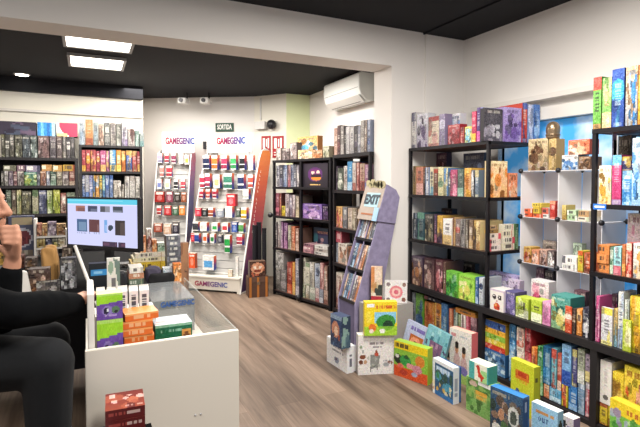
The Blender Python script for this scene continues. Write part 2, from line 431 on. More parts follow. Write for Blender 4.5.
# front-room wall on the window side, with the window opening cut out of it
WY0, WY1, WZ0, WZ1 = 1.15, 3.22, .62, 2.0
w = MB().box((XW, -.6, 0), (XW + .2, WY0, 2.92)).box((XW, WY1, 0), (XW + .2, YB, 2.92)).box((XW, WY0, 0), (XW + .2, WY1, WZ0)).box((XW, WY0, WZ1), (XW + .2, WY1, 2.92))
struct('wall_window_side', w, M['wall'])
w = MB().box((2.57, YW, 0), (XW, YB, 2.92)).box((2.95, YW - .02, 0), (XW, YW, 2.92)).box((-3.6, YW, 2.57), (2.57, YB, 2.92))
struct('wall_opening', w, M['wall'])
struct('wall_far_side', MB().box((-3.6, -.6, 0), (-3.5, 7.5, 3)), M['wall'])
struct('wall_back', MB().box((-3.6, 7.36, 0), (.75, 7.5, 2.66)), M['wall2'])
struct('trim_1', MB().box((-3.6, 7.28, 2.66), (.75, 7.5, 2.84)), M['ceil'])
struct('trim_2', MB().box((-3.6, 7.315, 2.40), (.75, 7.36, 2.43)), M['trimw'])
def wallseg(name, a, b, m, z1=2.84, t=.1):
    a = Vector(a); b = Vector(b); d = (b - a).normalized(); n = Vector((-d.y, d.x)) * t
    return struct(name, MB().prism([tuple(a), tuple(b), tuple(b + n), tuple(a + n)], 0, z1, 2), m)
wallseg('wall_back_return', (.75, 7.36), (.86, 8.3), M['wall2'])
wallseg('wall_back_diagonal', (.86, 8.3), (2.42, 7.34), M['wall'])
wallseg('wall_back_corner', (2.42, 7.34), (2.78, 6.88), M['wall2'])
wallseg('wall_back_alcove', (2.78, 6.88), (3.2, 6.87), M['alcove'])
struct('wall_back_side', MB().box((3.17, YB, 0), (3.35, 6.9, 2.84)), M['wall'])
struct('baseboard_pillar', MB().box((2.56, YW - .015, 0), (2.95, YW, .09)), M['trimw'])

# window: frame, deep white casing, printed film and panes
wf = MB()
for a, b in (((XW - .07, WY0 - .09, WZ1), (XW + .06, WY1 + .09, WZ1 + .10)), ((XW - .05, WY0 - .09, WZ0 - .1), (XW + .06, WY1 + .09, WZ0)), ((XW - .05, WY0 - .09, WZ0), (XW + .06, WY0, WZ1)),
             ((XW - .05, WY1, WZ0), (XW + .06, WY1 + .09, WZ1)), ((XW, 2.16, WZ0), (XW + .05, 2.2, WZ1)), ((XW - .1, WY0 - .3, WZ1 + .16), (XW, WY1 + .3, WZ1 + .2))): wf.box(a, b)
win = struct('window_1', wf, M['trimw'])
def film():
    m = bpy.data.materials.new('blue_window_film'); m.use_nodes = True; nt = m.node_tree; b = nt.nodes['Principled BSDF']
    tc = nt.nodes.new('ShaderNodeTexCoord'); nz = nt.nodes.new('ShaderNodeTexNoise'); nz.inputs['Scale'].default_value = 3.2; nz.inputs['Detail'].default_value = 4
    nt.links.new(tc.outputs['Object'], nz.inputs['Vector'])
    r = nt.nodes.new('ShaderNodeValToRGB'); r.color_ramp.elements[0].position = .45; r.color_ramp.elements[0].color = L4('48a4e4'); r.color_ramp.elements[1].position = .66; r.color_ramp.elements[1].color = L4('d8e4ee')
    nt.links.new(nz.outputs['Fac'], r.inputs['Fac']); nt.links.new(r.outputs['Color'], b.inputs['Base Color']); nt.links.new(r.outputs['Color'], b.inputs['Emission Color'])
    b.inputs['Emission Strength'].default_value = .4; b.inputs['Roughness'].default_value = .25; return m
MB().box((XW + .03, WY0, WZ0), (XW + .04, WY1, WZ1)).obj('pane', film(), win)

# ------------------------------------------------------------------ ceiling fittings
def panel(P, w, d, lbl, grp=None, m='lamp'):
    r = empty('ceiling_light', P, 0, uniq(lbl), 'light', grp)
    f = MB()
    for a, b in (((-w / 2 - .03, -d / 2 - .03, -.03), (w / 2 + .03, -d / 2, 0)), ((-w / 2 - .03, d / 2, -.03), (w / 2 + .03, d / 2 + .03, 0)), ((-w / 2 - .03, -d / 2, -.03), (-w / 2, d / 2, 0)), ((w / 2, -d / 2, -.03), (w / 2 + .03, d / 2, 0))): f.box(a, b)
    f.obj('frame', M['grey'], r); MB().box((-w / 2, -d / 2, -.022), (w / 2, d / 2, -.004)).obj('diffuser', M[m], r)
    return r
def area(P, sx, sy, e, col=(1, .95, .88), rot=(0, 0, 0)):
    l = bpy.data.lights.new('light', 'AREA'); l.shape = 'RECTANGLE'; l.size = sx; l.size_y = sy; l.energy = e; l.color = col
    o = bpy.data.objects.new('panel_and_fill_light', l); COL.objects.link(o); o.location = P; o.rotation_euler = rot; return o
c1 = (onz(64, 35, 2.84) + onz(126, 41, 2.84) + onz(70, 44, 2.84) + onz(124, 48, 2.84)) / 4
c2 = (onz(70, 53.5, 2.84) + onz(122.5, 59, 2.84) + onz(72, 63, 2.84) + onz(121, 68, 2.84)) / 4
panel(Vector((c1.x + .02, c1.y - .08, 2.84)), .56, .5, 'square white ceiling panel light nearer to the beam, its far half seen', 'square ceiling panels')
panel(Vector((c2.x, c2.y, 2.84)), .52, .5, 'square white ceiling panel light farther from the beam, seen whole', 'square ceiling panels')
for c in (c1, c2): area((c.x, c.y, 2.78), .6, .55, 40)
p = onz(22, 74, 2.84)
r = empty('spotlight', (p.x, p.y, 2.84), 0, uniq('small round recessed spotlight in the black ceiling by the back shelves'), 'light')
MB().lathe([(.085, -.012), (.095, -.006), (.095, 0)]).obj('rim', M['grey'], r); MB().lathe([(.07, -.016), (.075, -.012)]).obj('bulb', M['lamp'], r)
# unseen lamps along both rooms, with a fill added to brighten the diagonal wall
for x, y, e in ((2.0, 5.5, 54), (1.2, 6.3, 40), (.8, 7.0, 24), (-1.9, 5.7, 40), (.7, 4.7, 30)): area((x, y, 2.8), .6, .6, e)
for x, y, e in ((.9, .2, 84), (1.7, 1.9, 112), (-.9, 1.2, 40)): area((x, y, 2.88), .7, .7, e)
W = bpy.data.worlds.new('world'); SC.world = W; W.use_nodes = True
W.node_tree.nodes['Background'].inputs[0].default_value = (.95, .96, 1, 1); W.node_tree.nodes['Background'].inputs[1].default_value = .42

# split air conditioner
a0 = onp(324, 86, (2.95, 0, 0), (1, 0, 0)); a1 = onp(359.5, 75, (2.95, 0, 0), (1, 0, 0))
ac = empty('air_conditioner', (3.17, (a0.y + a1.y) / 2, 2.47), 0, uniq('white split air conditioner mounted high on the wall above the tall books'), 'air conditioner')
L = (a0.y - a1.y) / 2
MB().prism([(0, .0), (-.12, .0), (-.2, .08), (-.225, .16), (-.225, .32), (-.2, .34), (0, .34)], -L, L, 1).obj('housing', M['acw'], ac, bevel=.008)
MB().prism([(-.125, -.012), (-.205, .072), (-.212, .068), (-.13, -.018)], -L + .03, L - .03, 1).obj('flap', M['whitem'], ac)
MB().box((-.15, -L + .1, -.004), (-.07, L - .1, 0)).obj('outlet', M['dark'], ac)
MB().box((-.229, -L + .03, .155), (-.224, L - .03, .16)).obj('seam', M['grey'], ac)

# signs and fittings on the diagonal wall
DG = Plane((.86, 8.3), (1.56, -.96)); DG2 = Plane((2.42, 7.34), (.36, -.46))
def onwall(px, py, off=-.005): a, z = DG.hit(px, py, off); return a, z
def wallbox(name, px0, py0, px1, py1, m, t, lbl, cat, grp=None, off=0.0):
    DGp = DG
    if px0 > 253: DGp = DG2
    a0, z1 = DGp.hit(px0, py0, -t); a1, z0 = DGp.hit(px1, py1, -t); _, zt = DGp.hit((px0 + px1) / 2, py0, -t); _, zb = DGp.hit((px0 + px1) / 2, py1, -t)
    return setp(MB().box((-(a1 - a0) / 2, -t, 0), ((a1 - a0) / 2, 0, zt - zb)).obj(name, m, None, DGp.pt((a0 + a1) / 2, -.003 - off, zb), DGp.ang), uniq(lbl), cat, grp), a1 - a0, zt - zb
s, sw, sh = wallbox('exit_sign', 215.5, 123, 233.5, 131.5, M['green'], .02, 'dark green exit sign reading SORTIDA high on the back wall', 'sign')
t = text_mesh('lettering', 'SORTIDA', sh * .8, M['text'], s, (0, -.022, sh / 2), bold=.002)
xs = [v.co.x for v in t.data.vertices]
for v in t.data.vertices: v.co.x *= sw * .8 / (max(xs) - min(xs))
for k, (x0, x1, l) in enumerate(((261.5, 270.5, 'red fire sign beside the orange display side panel'), (272.5, 283.5, 'red fire sign nearer to the greenish lamp-lit wall, partly behind small boxes'))):
    s, sw, sh = wallbox('fire_sign', x0, 136, x1, 157.5, M['red'], .012, l, 'sign', 'red fire signs')
    MB().box((-sw * .34, -.0135, sh * .42), (-sw * .1, -.012, sh * .9)).box((.02 * sw, -.0135, sh * .5), (sw * .12, -.012, sh * .86)).box((sw * .2, -.0135, sh * .42), (sw * .36, -.012, sh * .9)).obj('pictogram', M['text'], s)
    MB().box((-sw * .36, -.0135, sh * .1), (sw * .36, -.012, sh * .14)).box((-sw * .36, -.0135, sh * .22), (sw * .3, -.012, sh * .26)).obj('lettering', M['text'], s)
s, sw, sh = wallbox('emergency_light', 254.5, 121.5, 264.5, 129, M['whitem'], .09, 'white emergency light box on the back wall', 'light')
a, z = DG2.hit(271.5, 124.5, -.085)
s = setp(MB().ball((0, 0, 0), .075).obj('alarm_siren', M['dark'], None, DG2.pt(a, -.085, z), DG2.ang), uniq('round dark grey siren beside the emergency light'), 'alarm')
s, sw, sh = wallbox('speaker', 203, 135 + 6.5, 214, 149, M['dark'], .12, 'small black box speaker on the wall behind the display sign', 'speaker')
for px, l in ((187, 'white security camera hanging from the ceiling nearest the back corner'), (209, 'white security camera hanging from the ceiling near the exit sign')):
    q = onp(px, 101, (1.9, 7.2, 0), DG.v); dz = 2.84 - q.z
    r = empty('security_camera', (q.x, q.y, 2.84), -.6, uniq(l), 'camera', 'ceiling cameras')
    MB().tube((0, 0, 0), (0, 0, -dz), .012).obj('stem', M['dark'], r)
    MB().box((-.09, -.14, -dz - .05), (.03, .04, -dz + .03)).obj('body', M['whitem'], r, bevel=.01); MB().tube((-.03, -.14, -dz - .01), (-.03, -.17, -dz - .01), .03).obj('lens', M['dark'], r)
setp(MB().box((-.012, -.015, 0), (.012, 0, .34)).obj('cable_duct', M['whitem'], None, DG2.pt(DG2.hit(261, 110)[0], -.002, DG2.hit(261, 120)[1]), DG2.ang), uniq('thin vertical white cable duct above the emergency light'), 'duct')

# ------------------------------------------------------------------ shelving
def rack(name, pl, posts, zs, dep, lbl, cat='shelving', grp=None, back=False, bt=.03, pw=.028, ztop=None, foot=0.0, wood='wood', endside=None, backposts=True, zb=0.0):
    """open metal rack: posts at run positions, boards at heights zs (their tops)"""
    r = empty(name, pl.pt((posts[0] + posts[-1]) / 2, 0, 0), pl.ang, uniq(lbl), cat, grp); c = (posts[0] + posts[-1]) / 2
    zt = ztop or max(zs)
    for a in posts:
        for d in ((0, dep - pw) if backposts else (0,)):
            MB().box((a - c - pw / 2, d, zb), (a - c + pw / 2, d + pw, zt - .0)).obj('post', M['black'], r)
    for z in zs:
        s = MB().box((posts[0] - c + .001, .004, z - bt), (posts[-1] - c - .001, dep - .004, z)).obj('shelf_board', M['black'] if wood == 'black' else M['wood'], r)
        for d0, d1 in ((-.004, .004), (dep - .004, dep)): MB().box((posts[0] - c - pw / 2, d0, z - bt - .004), (posts[-1] - c + pw / 2, d1, z + .001)).obj('edge_bar', M['black'], s)
        for e in (posts[0] - c, posts[-1] - c): MB().box((e - .012, .0045, z - bt - .004), (e + .012, dep - .0045, z - .001)).obj('end_bar', M['black'], s)
    if back: MB().box((posts[0] - c, dep - .012, .1), (posts[-1] - c, dep - .002, zt - .02)).obj('back_panel', M[back], r)
    return r

# pillar rack: the tall unit against the opening wall
R1 = Plane((2.75, 3.7), (0, -1))
p0, _ = R1.hit(409.5, 200); p1, _ = R1.hit(486.5, 230)
Z1 = [R1.hit(409.5, y)[1] for y in (148.5, 194.5, 238.5)]
ZL = R1.hit(409.5, 283.5)[1]
DEP = .5
rack('metal_rack', R1, [p0, p1], Z1, DEP, 'tall black open rack standing against the pillar, full of games', 'rack', 'black metal racks', zb=ZL + .001, bt=.022, pw=.024)
# end rack
q0, _ = R1.hit(592.0, 250); q1 = q0 + .95
Z2 = [R1.hit(592, y)[1] for y in (129.5, 204, 271.5)]
rack('metal_rack', R1, [q0, q1], Z2, DEP, 'tall black open rack beside the window, cut by the picture edge', 'rack', 'black metal racks', zb=ZL + .001, bt=.022, pw=.024)
# long low bookcase under both racks
lo = empty('low_bookcase', R1.pt(0, 0, 0), R1.ang, uniq('long low black bookcase running under both tall racks'), 'bookcase')
MB().box((p0 - .02, -.01, ZL - .048), (q1 + .02, DEP + .05, ZL)).obj('top_board', M['board'], lo)
dv = [p0, R1.hit(480.5, 330)[0], R1.hit(593.5, 380)[0], q1]
for a in dv: MB().box((a - .022, -.005, 0), (a + .022, DEP + .04, ZL - .048)).obj('divider', M['board'], lo)
MB().box((p0, DEP + .03, .02), (q1, DEP + .045, ZL - .08)).obj('back_panel', M['board'], lo)
MB().box((p0 + .02, 0, 0), (q1, DEP + .02, .03)).obj('bottom_board', M['board'], lo)
ZF = .03

g1 = 'pillar rack'
row(R1, Z1[0], 'pillar rack top', 'the pillar', '''
411.3 415.6 112.5 e4e0de 4a4a66 s
416.2 427 113.5 d9d9e2 5a4a6c c d=.08
428 438.5 116.5 d9cbb6 a04040 s d=.08
439.2 445 114 8c80a0 c8c4d8 s d=.08
445.6 459.5 114 dedce4 7a98c8 c d=.07 b=.1
447.5 459.5 124.5 a02f37 6c1c24 c d=.08
460.2 463.8 127 8c2a2e c04a40 s
464.2 471.0 126.5 e8d060 70b8dc c d=.1
471.5 475.6 111.5 c43a5c e8c040 s d=.13
476.2 479.6 107.5 46306c d860a0 s d=.13
480 482.4 107.5 3c469c a0a4d8 s d=.13
''', maxd=DEP - .035)
E1 = Plane((2.75, R1.pt(p1).y), (1, 0))
row(E1, Z1[0], 'pillar rack top end', 'aisle', '''
484.5 503.2 108.5 252028 8a8490 c d=.04
504 522 107.5 a08cc4 6a4a94 c d=.2
522.6 527.6 103 d8452f 3458b0 s
528.4 534.2 104.5 8fa8da d0d4ea s d=.2
534.8 540.6 104.5 4c7cc8 a8c8ea s d=.2
''', setb=.01, cell=.007)
row(R1, Z1[1], 'pillar rack second shelf', 'the pillar', '''
412 415 166 c0a678 7a5a3a s
415.6 422.8 167 c07860 d8a8a0 s
423.2 425 168 3a2c2c 6a4a40 s
425.4 429 167.2 8c9cbc d8d8dc s
429.3 432.8 167 e2d6b4 6a9ab0 s
433.2 437.4 169 6c463a b04a3c s
437.9 443 167 dcd2a4 6a8a70 s
443.4 447.6 168 5c88b8 d8c890 s
448 449.8 172 44424a 888 s
450.2 456.8 169.6 b0486c e090a8 s
457.4 463.4 169 4c5c54 90b0a0 s
463.9 470.8 168 d8a23e a8642a s
471.2 474.4 170 2c2c38 d8d8d8 s
474.8 478.6 170 6c7a8a c0b080 s
431.5 446.5 153 4a2a3e b04a4a c b=.28 d=.06
463 484 153 2c304c 8898c0 c b=.28 d=.06
''', lim=[(p0 + .016, p1 - .016)], maxd=DEP - .035)
row(E1, Z1[1], 'pillar rack second end', 'the aisle', '''
490.4 508 161 f0d8a8 e4883a c d=.055
509 518 173 ea8458 f0b890 c d=.055
''', setb=.004)
row(R1, Z1[2], 'pillar rack third shelf', 'the pillar', '''
412.6 416.6 213 2e3a4c 8c98a8 s
417 424 212.6 3c5c68 7cb098 s
424.4 432.4 214.4 4c4a48 a89c78 c d=.18
434 436.6 214.5 443048 c07080 s
437 442.2 215.6 d0a244 3a2a44 s
443 451.8 218.8 ece8e4 c8a870 s
452.2 454.8 217.4 c8a26c 8a5a40 s
455.2 459.8 219.2 7c6a66 b04a44 s
460.2 464.8 219.4 8a8480 5a5450 s
465.2 467.8 219.6 50463e 9a9080 s
468.2 472.4 220 6c5646 b89a70 s
472.8 475.8 220.4 b08c4c 4c3c34 s
476.2 480 221 e0c890 a07a50 s
441 452 208.5 3a2222 6a3a34 c b=.28 d=.06
''', lim=[(p0 + .016, p1 - .016)], maxd=DEP - .035)
row(E1, Z1[2], 'pillar rack third end', 'the aisle', '''
489.4 501.5 247 e8dcd4 d84a5a h H=.045
489.4 501.5 242 e8d8cc d84a5a h on=0 H=.045
489.4 501.5 237 ecdcd0 d84a5a h on=1 H=.045
488.8 499 232 d8b060 8a6a40 h on=2 H=.03
491.5 498 228 c0a078 6a4a3a h on=3 H=.03
502.5 515 247 e6dec4 d03a4e h H=.05
502.5 515 242 e8e0cc d03a4e h on=5 H=.05
502.5 514.4 236 e6dcc0 d03a4e h on=6 H=.05
503 514.4 230 e8e2cc d03a4e h on=7 H=.05
516 519.5 224 6a8a5a 3a5a40 s
''', setb=.004, dep=.04)
row(R1, ZL, 'pillar rack lowest board', 'the pillar', '''
411.4 422.6 256.4 4c3c50 c88450 c d=.12
423.6 434 258.6 3c2026 d4aca0 c d=.12
435 442.6 260.2 4c262c c8787c c d=.12
443.2 445.8 262 5c4038 8a6a58 s
446.2 457.6 271.6 6ab83a 2a7a3a c d=.06 b=-.012
458 474.6 275.6 8cd040 e4d870 c d=.14
475.2 478 277.4 2e5ea0 a8c0e0 s
478.6 482.6 278 ccd4dc 2a3a5c s
455 475 262 2a2226 4a3a3a c b=.3 d=.05
''', lim=[(p0 + .016, p1 - .016)], maxd=DEP - .035, dep=.2)
R1L = R1
row(R1, ZF, 'lowest shelf by pillar', 'the pillar', '''
410.6 415 292 8a9298 5a6066 s
415.6 422.6 294 6eac3e 3a5a9c s
424 431 302.5 d88440 b04a30 s
431.4 433.8 303.2 c86030 e0a050 s
434.2 440.6 303.2 e0b440 c07030 s
441.2 447.4 303.8 3e6a9c 7aa8c8 s
448.8 452.6 309 b05c3c d8a070 s
453 457 310 5c6c6c a0b0a0 s
457.4 460.4 315 7c8c5c c0c890 s
460.8 465.2 315 f0e4da c8a0a0 s
465.6 470 316.6 b8344c e08090 s
470.4 476.4 318 6c4c54 a88088 s
424 441 296.5 30303c b86a6a h on=4 H=.03
455 475 306 e0a244 c07a3a h on=10 H=.04
''', lim=[(dv[0] + .024, dv[1] - .024)], zmax=ZL - .053, maxd=DEP - .01, dep=.26, cell=.008)
# things on the long board between the two racks
GP = 'pillar rack'
rows_gap = row(R1, ZL, 'board between racks', GP, '''
504.6 514.8 291.6 504a7c 9a8ac0 c d=.12
515.4 528.4 298 b6cc3c f0f4d8 s d=.1
530.6 541.4 300.4 b6cc3c f0f4d8 s d=.1
541.8 550 302 d880b2 e8b0cc s d=.1
550.6 570 296.4 3c8c84 d8c870 c d=.14
564.8 571.6 306.4 d2502e f0e8d8 s b=-.012 d=.006
572 575.4 309 4a3a34 8a6a50 s d=.1
576 581.4 309.6 e08c3c f0c080 s d=.1
582 588.4 308 2a2a3a e0e0e4 s d=.1
531 549 280.6 dcd8dc c84a74 c b=.13 d=.08
489 518 273.6 b8a8da d8cce8 c b=.28 d=.06
508 519.5 280 c8b8d0 8a7a9a c b=.18 d=.05
574 586 291 4a2a34 c8c0c8 c b=.17 d=.06
''', dep=.1, cell=.007)
# white cat-face box
def catface(w, h):
    c = Cv(w, h, 'e9e3de'); c.rect(0, 0, 1, .1, 'cdbcd0')
    for x in (.32, .72): c.ell(x, .36, .14, .12, '2a2228').ell(x - .04, .32, .04, .04, 'f4f0f0')
    c.ell(.5, .53, .07, .04, 'c88a90').ell(.5, .8, .25, .17, 'c8492e').ell(.42, .74, .1, .07, 'e8a060').ell(.62, .84, .08, .06, '8a2a24'); return c
a0, _ = R1.hit(489.6, 300, -.0); a1, _ = R1.hit(503.4, 300); _, z = R1.hit(497, 290)
game('game_box', uniq('white box with big black cat eyes at the rack corner post'), 'box', 'boxes on board between racks', R1.pt((a0 + a1) / 2, .004, ZL + .001), R1.ang, abs(a1 - a0) - .004, .13, z - ZL, catface(18, 24), 'e9e3de', random.Random(3), side='d8ccd4')

row(R1, .035, 'lowest shelf between racks', 'the divider', '''
484 505 352 2f5f94 a8d0e8 c d=.2
509 515.4 345 2e6a9c 88b8d8 s
516.4 523.8 352 e8dccb c89080 s
524.4 531 353 b8343c d87070 s
531.5 536.8 372 e08c3c f0c890 s
537.3 542.6 371 4c9c5c a8d0a0 s
543 548.4 384 e89064 f0c8a0 s d=.2
549 560.6 389 5aa2ca c8e0ee s d=.2
561.6 567.6 385 dcca3c c85a3a s d=.2
568.2 577 386.5 2c6cb2 88b0dc s d=.2
577.6 584.2 384 6c8cac c0ccd8 s d=.2
584.8 590.4 382 b03c4c e0dce0 s d=.2
483 505 322 d8a434 c43c2c b on=0 d=.2
509 515.4 324.6 2f6c9e 4a8ab8 s on=1
516.4 523.8 328 e9ddcc b05a4a s on=2
524.4 531 326.4 ba343c 8a2028 s on=3
531.5 536.8 347.6 e08c3c c0502c s on=4
537.3 542.6 346.8 4c9c5c 2c6c40 s on=5
543 551 347 1e5c8c 3c84b4 s on=6 b=.002 d=.18
551.4 556.6 349 6cb2c2 c04a3c s on=7 d=.18
557 561.2 353.6 b04c3c e0c8b8 s on=7 d=.18
562 571.4 345 80b2e2 2c4ca0 s on=8 d=.18
571.9 577 349.6 4c4c7c c0b464 s on=9 d=.18
577.6 584.6 349.2 9ca28c d8d8d0 s on=10 d=.18
585.2 590.2 354.6 8c7c8c d0c080 s on=11 d=.18
''', lim=[(dv[1] + .024, dv[2] - .024)], zmax=ZL - .053, maxd=DEP - .01, dep=.24, cell=.008)
# end rack rows
row(R1, Z2[0], 'end rack top', 'the window', '''
593 601.4 77 6aaa4a d84a4a s d=.2
602 611.4 77.4 7cae5c e8b088 s d=.2
612 624.6 68.6 2c4c9c 3aa0c8 s d=.2
625.6 638 66 cca47c 3a80c8 c d=.2
638.6 650 64 d8a834 b05a2a s d=.2
''', maxd=DEP - .035, cell=.006)
row(R1, Z2[1], 'end rack second shelf', 'the window', '''
598.5 611 165.5 e8dccc d89a3c c d=.1
611.6 621 155 c43c74 6ac0d8 s d=.1
621.8 631.6 170.6 3a82c2 a8d0ea s d=.1
632.2 650 137.5 ccdcea 4a88c4 c d=.2
597.6 600.2 135 c8c0d8 4a4a60 s b=.12 d=.03
602.8 610 140.5 7cbc3c d8e090 s b=.12 d=.03
611.4 631 136 4a443c a07a54 c b=.18 d=.05
621.8 631.6 156.4 30305e c8a84c s on=2 d=.1
''', lim=[(q0 + .016, q1 - .016)], maxd=DEP - .035, cell=.006, dep=.2)
row(R1, Z2[2], 'end rack third shelf', 'the window', '''
593.4 608.6 268 d0844a 8a4a2c h d=.14 H=.054
593.4 608.6 262 d48a50 8a4a2c h d=.14 on=0 H=.054
593.4 608.6 256 d08448 8a4a2c h d=.14 on=1 H=.054
609.4 613 247 4a7a5a c8d8c0 s d=.14
613.6 621.4 247 a0d8dc c85a6a s d=.14
622 625.8 244.4 c46c3c e0b060 s d=.14
626.3 632 243 c43a2c f0d8c0 s d=.14
632.6 650 244 d8e2ea e0a45c c d=.14
627.4 650 214 e8e4e0 c84a7c c b=.16 d=.06
''', lim=[(q0 + .016, q1 - .016)], maxd=DEP - .035, cell=.006)
row(R1, ZL, 'end rack lowest board', 'the window', '''
593 600 296 d4528e e898bc s d=.12
601 612.4 308 dcdce0 e4d44a s d=.02 b=-.008
613 617.2 309 c8a860 6a9ab0 s d=.1
617.8 623.6 292 e2e2da 88a0c0 s d=.12
624.2 629 300 9aa29a c0c8b8 s d=.12
622.6 631.4 320 b8c83c e8e4a0 s b=-.012 d=.006
629.4 641 297 e8cc2c d8a030 s d=.12
641.5 652 306 4a2c5c a04a8c s d=.12
600.6 617 293 5c3c50 a83c6c c b=.15 d=.06
''', lim=[(q0 + .016, q1 - .016)], maxd=DEP - .035, cell=.006)
row(R1, .035, 'end rack floor shelf', 'the window', '''
596.6 607 403 e0c434 a0503a s
607.6 620 405 d8c02c 8a5a34 s
597 611.6 361 eae4dc b0a8a4 p on=0 d=.2
612.4 624 373 e8c62c d89a3a s on=1 d=.2
624.4 645 368 ead234 d0542e c d=.16 
''', lim=[(dv[2] + .024, dv[3] - .024)], zmax=ZL - .053, maxd=DEP - .01, cell=.006, dep=.2)
# blue price tag on the shelf edge
a0, z0 = R1.hit(593.5, 202, -.006); a1, _ = R1.hit(606.5, 202, -.006)
tg = setp(MB().box((-abs(a1 - a0) / 2, -.003, -.034), (abs(a1 - a0) / 2, 0, 0)).obj('price_tag', mat('tag_blue', '2f6cc0', .4), None, R1.pt((a0 + a1) / 2, -.006, Z2[1] + .003), R1.ang), uniq('small blue price tag on the second shelf edge of end rack'), 'tag')
MB().box((-.03, -.0042, -.022), (.03, -.003, -.012)).obj('print', M['text'], tg)

# ------------------------------------------------------------------ frosted cube storage in front of the window
C1 = Plane((3.02, 2.9), (0, -1))
c0, _ = C1.hit(520.5, 200); c2_, _ = C1.hit(601.5, 223); cm = (c0 + c2_) / 2; cw = (c2_ - c0) / 2
CZ = [ZL + .002, .876, 1.226, 1.577]
cs = empty('cube_storage', C1.pt(cm, 0, ZL), C1.ang, uniq('frosted plastic cube storage with black connectors in front of the window'), 'storage cubes')
for i, z in enumerate(CZ):
    for k in (-1, 0):
        MB().box((k * cw + .006, .004, z - ZL - (.004 if i else 0)), (k * cw + cw - .006, .26, z - ZL + (0 if i else .004))).obj('floor_panel', M['frost'], cs)
        if i < 3: MB().box((k * cw + .006, .255, z - ZL + .006), (k * cw + cw - .006, .26, CZ[i + 1] - ZL - .006)).obj('rear_panel', M['frost'], cs)
    for k in (-1, 0, 1):
        if i < 3: MB().box((k * cw - .002, .004, z - ZL + .005), (k * cw + .002, .255, CZ[i + 1] - ZL - .006)).obj('side_panel', M['frost'], cs)
        for d in (0, .26): MB().ball((k * cw, d, z - ZL + (.02 if i == 0 else 0)), .019, 8).obj('connector', M['dark'], cs)
CL = 'pillar rack'
row(C1, CZ[3], 'top of plastic cubes', CL, '''
528 547.6 138.6 ccb68c 5c3c28 c d=.09
548.4 556.6 138.6 c4a468 5c4030 s d=.09
561.5 577.6 155 e2dcd6 4a78b0 c d=.12
578.4 590 156.5 8a6444 4c3424 c d=.12
568 589.4 139.6 e2603a f0c0a0 c on=2 d=.1
''', lim=[(cm - cw + .022, cm - .022), (cm + .022, cm + cw - .022)], cell=.006, setb=.0, noun='small game box')
row(C1, CZ[2], 'upper plastic cube floor', CL, '''
523.4 531.6 212 e0603c f0e4da h H=.03
532.4 540.6 212.5 e06a48 f0e4da h H=.03
541.4 548.8 211 e0dcd8 c8503c h H=.03
549.4 555.6 201 c03a34 e8a080 s d=.1
561.8 566 205 d8c070 a08048 s d=.1
566.6 576.6 212 a8c49c eef0e8 h H=.035
577.4 589 211 e8e0cc b8c8a8 h H=.03
523.6 531.4 208 e4704c f0e4da h H=.03 on=0
532.6 540.4 206 d8b848 a88a38 h H=.045 on=1
541.6 548.6 204 e4dcd8 c8503c h H=.045 on=2
531.8 541.4 200 e0c450 8a6a30 h H=.03 on=8
566.8 576.2 206 b4cca8 eef0e8 h H=.035 on=5
577.8 588.6 204 ecd8b4 b08a60 h H=.04 on=6
''', lim=[(cm - cw + .022, cm - .022), (cm + .022, cm + cw - .022)], cell=.006, dep=.13, setb=.0, noun='small game box')
row(C1, CZ[1], 'middle plastic cube floor', CL, '''
523 530.6 247 c8a048 a04434 c d=.1
531.2 538.6 250 d88a64 e8c0b0 c d=.1
539.2 546.6 250 c8a090 4a3030 c d=.1
547.2 555.8 251 4a3a3c e4e0dc c d=.1
561.6 576.8 262 e2e0de 4a4a54 h H=.045 d=.1
577.6 583 251 d8c03a c8502c s d=.1
583.6 590 253 cc5c30 6c3024 s d=.1
561.8 576.6 256 e8e4e2 50505a h H=.05 d=.1 on=4
559.8 567 244 8c968c b8c0b4 c b=.14 d=.05
568.4 582 243 b8ccb4 94a890 c b=.14 d=.05
542 555.6 241 8c8078 4c4440 c b=.14 d=.05
''', lim=[(cm - cw + .022, cm - .022), (cm + .022, cm + cw - .022)], cell=.006, dep=.1, setb=.0, noun='small game box')
row(C1, CZ[0] + .004, 'bottom plastic cube floor', CL, '''
536 544 268 5c3c50 8a6078 c d=.05
545 553 271 4a4448 7c6c6c c d=.05
''', lim=[(cm - cw + .022, cm - .022), (cm + .022, cm + cw - .022)], cell=.008, dep=.1, setb=.1, noun='small game box')
a, z = C1.hit(553.5, 130, .05)
dm = empty('bronze_bust', C1.pt(a, .045, C1.hit(553, 138.6)[1] + .003), C1.ang, uniq('rounded bronze metal bust standing on the tan boxes above the plastic cubes'), 'ornament')
MB().lathe([(.043, 0), (.048, .012), (.044, .03), (.049, .055), (.048, .08), (.04, .104), (.024, .12), (.004, .126)]).obj('body', M['bronze'], dm)
MB().lathe([(.049, .022), (.0505, .028), (.049, .034)]).obj('band', M['bronze'], dm)

# ------------------------------------------------------------------ middle racks (back room)
A0, A1 = Vector((2.22, 5.98)), Vector((2.50, 4.90))
A = Plane(A0, A1 - A0)
ps = [A.hit(273.6, 250)[0], A.hit(300.4, 250)[0], A.hit(329.6, 250)[0]]
ZA = [1.77, 1.425, 1.045, .625]
ra = rack('metal_rack', A, ps, ZA + [.06], .36, 'black two-bay rack of games across the floor from the counter', 'rack', 'black metal racks', bt=.025, pw=.03, back='board')
for z, dx in ((1.02, -.02), (.03, .0)): MB().ball((ps[0] - (ps[0] + ps[2]) / 2 - .045 if z > .5 else 0, -.02, z + .03), .035).obj('knob', M['dark'], ra)
def rowA(z, nm, t, **k): return row(A, z, nm, 'the display', t, dep=k.pop('dep', .22), cell=.01, noun='book', lim=[(ps[0] + .018, ps[1] - .018), (ps[1] + .018, ps[2] - .018)] if z < ZA[0] else None, maxd=.32, dk=.15, **k)
